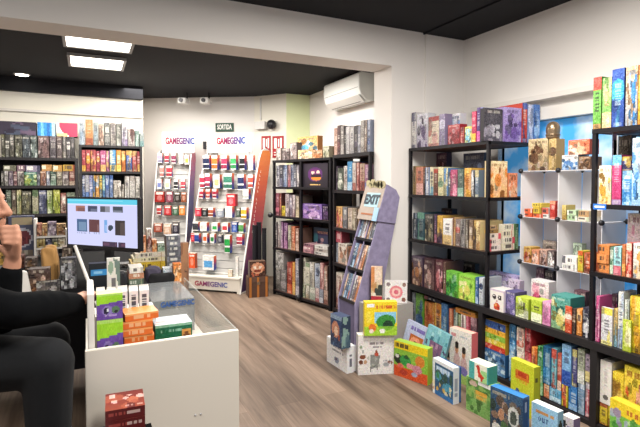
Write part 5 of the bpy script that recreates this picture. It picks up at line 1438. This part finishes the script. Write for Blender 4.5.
# pile of slate boxes at the desk corner
z = DZ
for i in range(8):
    yt = 262 - (i + 1) * 3.4 + 4
    z = dbox('flat_box', 166.4, 181 + rngd.uniform(-.6, .3), 999, 3.16, .1, cvl('5a5c62', '8a8c90'), '55575c', f'flat slate grey box, {ORD[7 - i]} from the top of the pile at the desk corner', z, grp='slate boxes piled on the desk') if 0 else z
    pl = deskP(3.16); a0, _ = pl.hit(166.6, 250); a1, _ = pl.hit(180.6, 250); H = .034
    game('flat_box', uniq(f'flat slate grey box, {ORD[7 - i]} from the top of the pile at the desk corner'), 'box', 'slate boxes piled on the desk', pl.pt((a0 + a1) / 2 + rngd.uniform(-.003, .003), 0, z + .0005), 0, a1 - a0, .09, H - .001, lying(12, 4, '5a5c62', '7a7c84', rngd), '55575c', rngd, top='8a8c92')
    z += H
z = dbox('upright_box', 173.4, 181.4, 263.5, 3.0, .05, cvx('e07c30', 'f0b070'), 'd86c24', 'bright orange upright box at the desk corner in front of the slate pile', DZ, right='c05c20')
z = dbox('upright_box', 163, 172.4, 268, 3.02, .06, cvx('c8ccd0', '6c8ca8'), 'b8bcc0', 'pale grey upright box beside the bright orange one', DZ)
# lying books under and around
z1 = dbox('book', 131, 167, 262, 3.5, .2, cvl('dcb83c', 'a07c28'), 'd0a830', 'yellow book at the bottom of the pile right of the monitor'.replace('right of', 'next to'), DZ, grp='books piled next to the monitor')
z1 = dbox('book', 133, 168, 257.6, 3.5, .2, cvl('ece0b8', 'c8b070'), 'e4d8b0', 'cream book lying on the yellow book next to the monitor', z1, grp='books piled next to the monitor')
z1 = dbox('book', 135, 167, 252.6, 3.5, .19, cvl('e8dcc8', 'b08c60'), 'e0d4c0', 'beige book on top of the pile next to the monitor', z1, grp='books piled next to the monitor')
for k, (x0, x1, yt, b, a, l) in enumerate(((139.5, 146, 236, 'd8743c', 'f0c8a0', 'small orange box standing on the book pile'), (146.6, 151.6, 229, 'e0d8cc', '8c4c40', 'small white box standing on the book pile'), (152.2, 157, 240, 'c86c34', 'e0b080', 'small rust box standing on the book pile'), (157.6, 165, 243, 'b4c0b0', '6c8c70', 'small sage box standing on the book pile'))):
    dbox('small_game_box', x0, x1, yt, 3.52, .08, cvx(b, a), b, l, z1, grp='small boxes on the book pile')
z2 = dbox('book', 129, 143.6, 279, 3.0, .14, cvl('5c6c5c', '9c9c80'), '5c6c5c', 'green-grey book at the bottom of the short pile under the monitor edge', DZ, grp='short pile of books on the desk')
z2 = dbox('book', 128.6, 144, 273.4, 3.0, .14, cvl('8c4c3c', 'c08c6c'), '8c4c3c', 'red-brown book in the middle of the short pile under the monitor edge', z2, grp='short pile of books on the desk')
z2 = dbox('book', 129.4, 143.4, 267.5, 3.0, .14, cvl('e2ded4', 'b8b0a4'), 'e2ded4', 'white book on top of the short pile under the monitor edge', z2, grp='short pile of books on the desk')
def lump(name, px0, px1, yt, yb, Y, m, lbl, cat, seed, dep=.05):
    pl = deskP(Y); a0, zt = pl.hit(px0, yt); a1, _ = pl.hit(px1, yt); z = DZ + .001
    bm = bmesh.new(); bmesh.ops.create_icosphere(bm, subdivisions=4, radius=1); rg_ = random.Random(seed); ph = [rg_.uniform(0, 6) for _ in range(6)]
    for v in bm.verts:
        x, y, q = v.co; k = 1 + .09 * math.sin(5 * x + ph[0]) * math.sin(4 * q + ph[1]) + .05 * math.sin(9 * y + ph[2] + 6 * x)
        s = lambda t: math.copysign(abs(t) ** .6, t)
        v.co = Vector(((a1 - a0) / 2 * s(x) * k, dep * s(y) * k, max(0, (zt - z) * (.5 + .5 * s(q) * k))))
    me = bpy.data.meshes.new(name); bm.to_mesh(me); bm.free(); me.materials.append(m)
    for p in me.polygons: p.use_smooth = True
    return setp(link(name, me, None, pl.pt((a0 + a1) / 2, 0, z)), uniq(lbl), cat)
lump('cloth_pouch', 145, 160.5, 267, 283, 2.985 + .06, mat('plum_cloth', '3f3a4a', .9, var=.2), 'soft dark plum cloth pouch on the desk between the books', 'pouch', 3)
lump('camera_bag', 149, 174, 274, 290, 2.985, mat('black_nylon', '101013', .8, var=.3), 'small black bag lying at the desk edge behind the acrylic case', 'bag', 6, .012)
lump('cable_coil', 112, 127, 272, 288, 2.99, M['dark'], 'low black coil of cables on the desk behind the white packs', 'cables', 8, .02)
# things left of the monitor stand
dbox('upright_box', 60.5, 76.5, 258, 3.1, .06, cvx('2c2a2c', '8c8c90'), '2a282a', 'dark upright box with grey skull-like picture beside the white rod', DZ, cell=.007)
def cv_bl(w, h): c = Cv(w, h, '1e2228'); return c.rect(.1, .25, .9, .5, '3c8cc8').rect(.2, .32, .6, .42, '8cc4e8')
dbox('upright_box', 88.5, 111, 263.5, 3.06, .06, cv_bl, '1e2228', 'black box with bright blue stripe under the monitor', DZ)
lump('paper_bag', 41, 58, 246, 286, 3.24, M['tan'], 'tan paper bag standing on the desk behind the dark boxes', 'bag', 9, .06)
dbox('flat_box', 28, 50, 269, 3.0, .08, cvx('3c2c28', 'a06c48'), '3c2c28', 'dark brown box with warm speckled picture in front of the tan bag', DZ, cell=.007)
dbox('flat_box', 36, 60, 281, 2.972, .02, cvx('2c2a2c', '6c6460'), '2c2a2c', 'low black tray box at the desk edge near the person', DZ, cell=.007)
P0 = Q(25, 292, 2.72); P0.z = DZ
pc = MB().prism([(-.035, 0), (.05, 0), (.028, .13), (.008, .14), (-.012, .12)], 0, .035, 1).obj('paper_holder', M['trimw'], None, (P0.x, 2.98, DZ + .001), 0, bevel=.003)
setp(pc, uniq('white wedge-shaped paper holder beside the person\'s sleeve'), 'paper holder')
# slim white rod leaning in front of the monitor
a, b = Q(95.5, 300, 2.42), Q(75, 246, 2.6); d = (b - a) / (b.z - a.z); foot = a - d * (a.z - DK - .02)
rod = setp(MB().tube(foot, b, .0085, .0085, 8).tube(foot - d * .01, foot + d * .01, .013, .013, 8).obj('white_rod', M['trimw'], None), uniq('slim white rod leaning diagonally across the lower monitor corner'), 'rod')
def cv_fig(w, h): c = Cv(w, h, 'd8d4cc', random.Random(3)); return c.dashes(.35, .25, .6, .9, '4c4c50', .8).poly([(.5, 0), (1, .05), (1, .5)], '6c7c74').ell(.3, .12, .2, .08, '8aa08c')
dbox('card_stand', 106.5, 120, 258, 2.5, .012, cv_fig, 'd8d4cc', 'white standing card with dark script in front of the monitor base', DK + .001, cat='card')

# low table in front of the end panel, with the dark red boxes
F0 = Q(105, 411.6, 1.478); F1 = Q(145, 404.6, 1.524); fp = Plane(F0, F1 - F0); fw = (F1 - F0).length; zt_ = (F0.z + F1.z) / 2; fh = .034
tz = zt_ - 3 * fh - .003
tbx = empty('side_table', (fp.pt(fw / 2).x - .05, 1.56, 0), 0, uniq('low black side table in front of the counter end, below the dark red boxes'), 'table')
MB().box((-.055, -.26, tz - .025), (.135, .12, tz)).obj('tabletop', M['deskm'], tbx)
for sx in (-.045, .1):
    for sy in (-.22, .08): MB().box((sx, sy, 0), (sx + .025, sy + .025, tz - .025)).obj('leg', M['black'], tbx)
for i in range(3):
    rg_ = random.Random(30 + i)
    f = Cv(24, 7, '5c1c1c', rg_).dashes(.1, .3, .55, .7, 'b05048', .7).dashes(.58, .3, .9, .7, 'd8c0b8', .8, .85)
    tp = Cv(20, 22, '7a2a24', rg_).grad('6c2420', '8c3c2c').blobs(['a0503c', '5c1c1c', 'b8684c'], 8, .2, .2, 1).rect(.08, .1, .25, .32, 'd8a8a0').blobs(['e0b8b0'], 5, .12, .2, .6).dashes(.5, .85, .95, .95, 'd8b0a8', .6)
    game('card_box', uniq('dark red game box, ' + ('lowest of its stack', 'second from the top of its stack', 'topmost, warm picture lid,')[i] + ' in front of the counter'), 'box', 'dark red boxes before the counter', fp.pt(fw / 2, 0, tz + .0005 + i * (fh + .001)), fp.ang, fw, .13, fh, f, '4c1618', rg_, top=tp)
gb = Q(84, 424, 1.52)
game('card_box', uniq('dark grey box beside the dark red stack in front of the counter'), 'box', None, (fp.pt(-.04).x, fp.pt(-.08).y - .09, tz + .0005), fp.ang + .1, .125, .1, .052, Cv(12, 4, '4a4c52').dashes(.5, .3, .9, .7, 'b0b0b4'), '44464c', random.Random(2), top=Cv(12, 10, '55585e').rect(.6, .1, .95, .5, '9c9ca0'))

# ------------------------------------------------------------------ the seated person
def remesh(name, mb, voxel, m, smooth=6, parent=None, sub=0, fine=None):
    me = mb.mesh(name, m) if isinstance(mb, MB) else mb
    o = link(name, me)
    r = o.modifiers.new('r', 'REMESH'); r.mode = 'VOXEL'; r.voxel_size = voxel
    s = o.modifiers.new('s', 'SMOOTH'); s.factor = .5; s.iterations = smooth
    bpy.context.view_layer.update()
    ev = o.evaluated_get(bpy.context.evaluated_depsgraph_get()); nm = bpy.data.meshes.new_from_object(ev)
    bpy.data.objects.remove(o); nm.name = name; nm.materials.clear(); nm.materials.append(m)
    for p in nm.polygons: p.use_smooth = True
    return link(name, nm, parent)
def limb(mb, pts, n=14):
    """chain of (point, radius): tapered tubes with balls at the joints"""
    for (p, r0), (q, r1) in zip(pts, pts[1:]): mb.tube(p, q, r0, r1, n)
    for p, r in pts: mb.ball(p, r, 10)
def ellipsoid(mb, c, ax, n=14):
    """ax: three axis vectors scaled by their radii"""
    k = len(mb.v); mb.ball((0, 0, 0), 1, n)
    for i in range(k, len(mb.v)):
        x, y, z = mb.v[i]; mb.v[i] = tuple(Vector(c) + ax[0] * x + ax[1] * y + ax[2] * z)
Fh = Vector((FW.x, FW.y, 0)).normalized()
fw_ = (RT * 1.0 + Fh * .12).normalized(); sd_ = Vector((fw_.y, -fw_.x, 0)); zz = Vector((0, 0, 1))   # facing, towards his near side, up
HC = Q(-24, 208, 1.68)
def H(a, b, c): return HC + fw_ * a + sd_ * b + zz * c
hip_n, hip_f = Q(-84, 366, 1.58), Q(-80, 362, 1.80)
kn_n, kn_f = Q(48, 362, 1.52), Q(48, 342, 1.80)
an_n, an_f = Q(50, 500, 1.56), Q(46, 470, 1.80)
sh_n, sh_f = Q(-66, 296, 1.52), Q(-44, 286, 1.88)
el_n, wr_n = Q(14, 311, 1.46), Q(73, 304, 1.67)
el_f, wr_f = Q(2, 318, 1.66), Q(13, 261, 1.66)
chest, belly, pelvis = Q(-62, 306, 1.70), Q(-82, 340, 1.70), Q(-86, 366, 1.68)
nk0, nk1 = Q(-44, 272, 1.70), H(-.035, 0, -.09)
b = MB()
# head: skull, brow, cheeks, jaw, nose, lips, ear, neck
ellipsoid(b, H(-.012, 0, .03), (fw_ * .096, sd_ * .077, zz * .092)); ellipsoid(b, H(.02, 0, -.03), (fw_ * .07, sd_ * .064, zz * .088))
ellipsoid(b, H(.066, 0, .038), (fw_ * .022, sd_ * .052, zz * .014)); ellipsoid(b, H(.055, 0, -.085), (fw_ * .032, sd_ * .034, zz * .026))
for s in (-1, 1):
    ellipsoid(b, H(.05, s * .042, -.012), (fw_ * .03, sd_ * .022, zz * .022)); ellipsoid(b, H(-.012, s * .078, -.002), (fw_ * .02, sd_ * .009, zz * .033)); ellipsoid(b, H(-.006, s * .077, -.03), (fw_ * .011, sd_ * .008, zz * .012))
b.tube(H(.083, 0, .028), H(.106, 0, -.016), .009, .0135, 10); b.ball(H(.105, 0, -.018), .0145, 8)
for s in (-1, 1): b.ball(H(.094, s * .012, -.02), .0095, 8)
ellipsoid(b, H(.084, 0, -.046), (fw_ * .012, sd_ * .024, zz * .006)); ellipsoid(b, H(.081, 0, -.058), (fw_ * .012, sd_ * .021, zz * .007))
limb(b, [(nk0, .062), (nk1, .056)])
# torso, arms, legs
limb(b, [(chest, .125), (belly, .12), (pelvis, .13)]); limb(b, [(sh_n, .058), (chest, .1), (sh_f, .058)]); limb(b, [(chest, .08), (nk0, .062)])
limb(b, [(sh_n, .052), (el_n, .04), (wr_n, .026)]); limb(b, [(sh_f, .052), (el_f, .04), (wr_f, .027)])
limb(b, [(hip_n, .09), (kn_n, .058), (an_n, .036)]); limb(b, [(hip_f, .09), (kn_f, .058), (an_f, .036)])
for a in (an_n, an_f): limb(b, [(a, .036), (a + fw_ * .14 - zz * .05, .03), (a + fw_ * .19 - zz * .055, .022)])
# hands: palm and five fingers each, as bent tapering chains
def finger(pts, r0, r1):
    n = len(pts); limb(b, [(p, r0 + (r1 - r0) * i / (n - 1)) for i, p in enumerate(pts)], 10)
# chin hand: back of the hand towards the monitor, four fingers curled across the mouth, thumb under the chin
kn = [Q(16, 227.5, 1.635), Q(17.8, 232.8, 1.63), Q(18, 238.2, 1.625), Q(16.6, 243.4, 1.62)]
for k in kn: limb(b, [(wr_f, .022), ((wr_f + k) / 2, .019), (k, .0125)], 10)
for i, k in enumerate(kn):
    L = (.036, .041, .038, .031)[i]
    p1 = k - RT * L - Fh * .012 + zz * .002; p2 = p1 - RT * L * .55 + Fh * .016 - zz * .002; p3 = p2 - RT * .006 + Fh * .02 - zz * .003
    finger([k, p1, p2, p3], .0098 - .0006 * i, .0072)
tb0 = wr_f + (kn[3] - wr_f) * .35 - RT * .016
finger([tb0, tb0 - RT * .026 + zz * .022, tb0 - RT * .048 + zz * .032, tb0 - RT * .066 + zz * .034], .0125, .0085)
# counter hand: closes over the edge of the inner side panel
top = Vector((sbx.x - .016, cy + .1, sbx.z - .035))
pk_ = wr_n + (top - wr_n) * .55; dirh = (top - wr_n).normalized(); acr = dirh.cross(zz).normalized()
for i, off in enumerate((-.03, -.01, .011, .03)):
    k = wr_n + dirh * .062 + acr * off + zz * .008; limb(b, [(wr_n, .022), (k, .0125)], 10)
    L = (.036, .04, .037, .03)[i]
    finger([k, k + dirh * L + zz * .003, k + dirh * (L + .022) - zz * .014, k + dirh * (L + .026) - zz * .034], .0095, .0072)
t0 = wr_n + dirh * .03 - acr * .028; finger([t0, t0 + dirh * .026 - acr * .02 - zz * .004, t0 + dirh * .05 - acr * .022 - zz * .014], .0115, .009)
person = remesh('person', b, .0052, M['skin'], 4)
setp(person, uniq('seated person in black clothes, bald and bearded, chin on hand, watching the monitor'), 'person')
# clothing, beard, eyes, shoes as parts
def lerp(a, c, t): return a + (c - a) * t
s = MB()
limb(s, [(chest, .15), (belly, .145), (pelvis, .148)]); limb(s, [(sh_n, .078), (chest, .12), (sh_f, .078)]); limb(s, [(chest, .1), (lerp(chest, nk0, .75), .076)])
limb(s, [(sh_n, .075), (lerp(sh_n, el_n, .5), .066), (el_n, .056), (lerp(el_n, wr_n, .5), .056), (lerp(el_n, wr_n, 1.0), .04)])
limb(s, [(sh_f, .075), (lerp(sh_f, el_f, .5), .066), (el_f, .056), (lerp(el_f, wr_f, .4), .048), (lerp(el_f, wr_f, .78), .038)])
rn = random.Random(5)
for A_, B_, r_ in ((sh_n, el_n, .066), (el_n, wr_n, .05), (el_f, wr_f, .046)):
    for k in range(4):
        t = .15 + k * .2; c = lerp(A_, B_, t); ellipsoid(s, c + Vector((rn.uniform(-.008, .008), rn.uniform(-.008, .008), .01)), ((B_ - A_).normalized() * .012, zz * r_ * .93, (B_ - A_).normalized().cross(zz) * r_ * 1.02), 8)
remesh('sweater', s, .009, M['cloth'], 5, person)
s = MB()
limb(s, [(lerp(belly, pelvis, .6), .145), (pelvis, .152)]); limb(s, [(hip_n, .112), (lerp(hip_n, kn_n, .5), .095), (kn_n, .077), (lerp(kn_n, an_n, .5), .066), (lerp(kn_n, an_n, .96), .056)])
limb(s, [(hip_f, .112), (lerp(hip_f, kn_f, .5), .095), (kn_f, .077), (lerp(kn_f, an_f, .5), .066), (lerp(kn_f, an_f, .96), .056)]); limb(s, [(hip_n, .115), (pelvis, .14), (hip_f, .115)])
remesh('trousers', s, .01, M['jean'], 5, person)
for a in (an_n, an_f):
    s = MB(); limb(s, [(a - zz * .01, .046), (a - zz * .055 + fw_ * .02, .044), (a + fw_ * .14 - zz * .065, .042), (a + fw_ * .2 - zz * .07, .032)]); s.box(tuple(Vector(a) + Vector((-.04, -.04, -.1))), tuple(Vector(a) + Vector((.05, .04, -.07))))
    remesh('shoe', s, .008, M['dark'], 4, person)
s = MB()
ellipsoid(s, H(.05, 0, -.088), (fw_ * .043, sd_ * .045, zz * .032)); ellipsoid(s, H(.083, 0, -.036), (fw_ * .009, sd_ * .027, zz * .0065))
for g in (-1, 1): limb(s, [(H(-.012, g * .066, -.02), .012), (H(.012, g * .062, -.06), .018), (H(.045, g * .044, -.086), .024)]); limb(s, [(H(.083, g * .022, -.038), .008), (H(.07, g * .034, -.075), .013)])
remesh('beard', s, .005, M['hair'], 2, person)
for g in (-1, 1):
    MB().ball(H(.073, g * .031, .016), .0115, 10).obj('eye', M['eye'], person)
    e = MB(); limb(e, [(H(.082, g * .014, .036), .0045), (H(.08, g * .034, .042), .005), (H(.066, g * .05, .036), .0035)]); remesh('eyebrow', e, .002, M['hair'], 1, person)
# stool he sits on
st = Vector((hip_n + hip_f) / 2) - fw_ * .02
sz = min(hip_n.z, hip_f.z) - .135
so = empty('bar_stool', (st.x, st.y, 0), 0, uniq('dark padded bar stool under the seated person behind the counter end'), 'stool')
MB().lathe([(.14, sz - .06), (.18, sz - .05), (.185, sz - .025), (.165, sz - .006), (.1, sz)], n=28).obj('seat', M['dark'], so)
MB().lathe([(.028, .03), (.028, sz - .06)]).obj('pole', M['black'], so); MB().lathe([(.22, 0), (.22, .012), (.05, .03)], n=28).obj('base', M['black'], so)
ft = MB(); fz = an_n.z - .12
for i in range(24):
    a0, a1 = 2 * math.pi * i / 24, 2 * math.pi * (i + 1) / 24; ft.tube((.2 * math.cos(a0), .2 * math.sin(a0), fz), (.2 * math.cos(a1), .2 * math.sin(a1), fz), .011, n=8)
for a in (0, 2.1, 4.2): ft.tube((0, 0, fz), (.2 * math.cos(a), .2 * math.sin(a), fz), .008, n=8)
ft.obj('footrest', M['black'], so)

# clutter seen between the person and the monitor
def cv_oval(w, h):
    c = Cv(w, h, '5c6078', random.Random(3)); c.rect(.1, .05, .95, .2, 'b8a888').ell(.5, .52, .42, .24, 'c8c8d4').ell(.5, .52, .36, .18, '7c3c44').blobs(['e0d8dc', 'a04c50', '5c2c34'], 10, .07, .4, .64).rect(.05, .82, .95, .98, '8c8074').dashes(.1, .85, .9, .95, 'd8d0c0', .8); return c
YB_ = 4.52
dbox('display_board', 8, 34, 216, YB_, .05, cv_oval, '5c6078', 'slate blue display board with pale oval and red centre by the person', DZ, cat='display', cell=.012)
pl = deskP(YB_ - .1); a0, z1 = pl.hit(34.5, 214); a1, _ = pl.hit(66.5, 214); zsh = pl.hit(50, 236)[1]; zlo = pl.hit(50, 247.5)[1]
ds = empty('display_shelf', pl.pt((a0 + a1) / 2, 0, DZ), 0, uniq('small white two-level display shelf of game boxes standing on the desk'), 'display shelf')
w_ = (a1 - a0) / 2
for e in (-1, 1): MB().box((e * w_ - .008, 0, 0), (e * w_ + .008, .14, zsh - DZ + (.14 if e < 0 else .05))).obj('side_panel', M['trimw'], ds)
for z in (zsh, zlo): MB().box((-w_ + .009, 0, z - DZ - .014), (w_ - .009, .14, z - DZ)).obj('shelf_board', M['trimw'], ds)
row(Plane((0, YB_ - .1), (1, 0)), zsh, 'desk display upper level', 'the person', '''
36.6 41.6 223.5 a4604c d8a888 c
42 47 224 c8a468 8a5c3c c
47.4 56 222 7c6c80 b8a8b0 c
56.4 65.4 224 b08c60 6c4830 c
''', dep=.08, cell=.012, setb=.01)
row(Plane((0, YB_ - .1), (1, 0)), zlo, 'desk display lower level', 'the person', '''
36.6 45 238.5 c8b478 7c6434 c
45.6 51.6 238.5 2c2c44 8c8ca0 c
52 57.6 239 3c4038 c8b868 c
58 65.4 238.5 e0d8c4 a08c68 c
''', dep=.08, cell=.012, setb=.01)
for k, (x0, x1, yt, Y, b_, a_) in enumerate(((-8, 10, 249, 4.0, '5c4a30', 'c8a050'), (11, 24, 256, 4.0, '4c2c28', '9c5c3c'), (25, 37, 258, 3.9, '3c302c', '8c6c50'), (-6, 14, 268, 3.5, '2c2c30', '7c6c60'), (62, 72, 247, 3.9, '4c3c34', 'a08870'), (110, 119, 262, 3.8, '8c8478', 'd0c8b8'), (120, 130, 264, 3.7, '3c3c40', '8c8c90'))):
    dbox('game_box', x0, x1, yt, Y, .1, cvx(b_, a_), b_, f'{cname(b_)} and {cname(a_)} cover-out box among desk clutter, {ORD[k]} from the person', DZ, grp='boxes cluttering the desk', cell=.01)
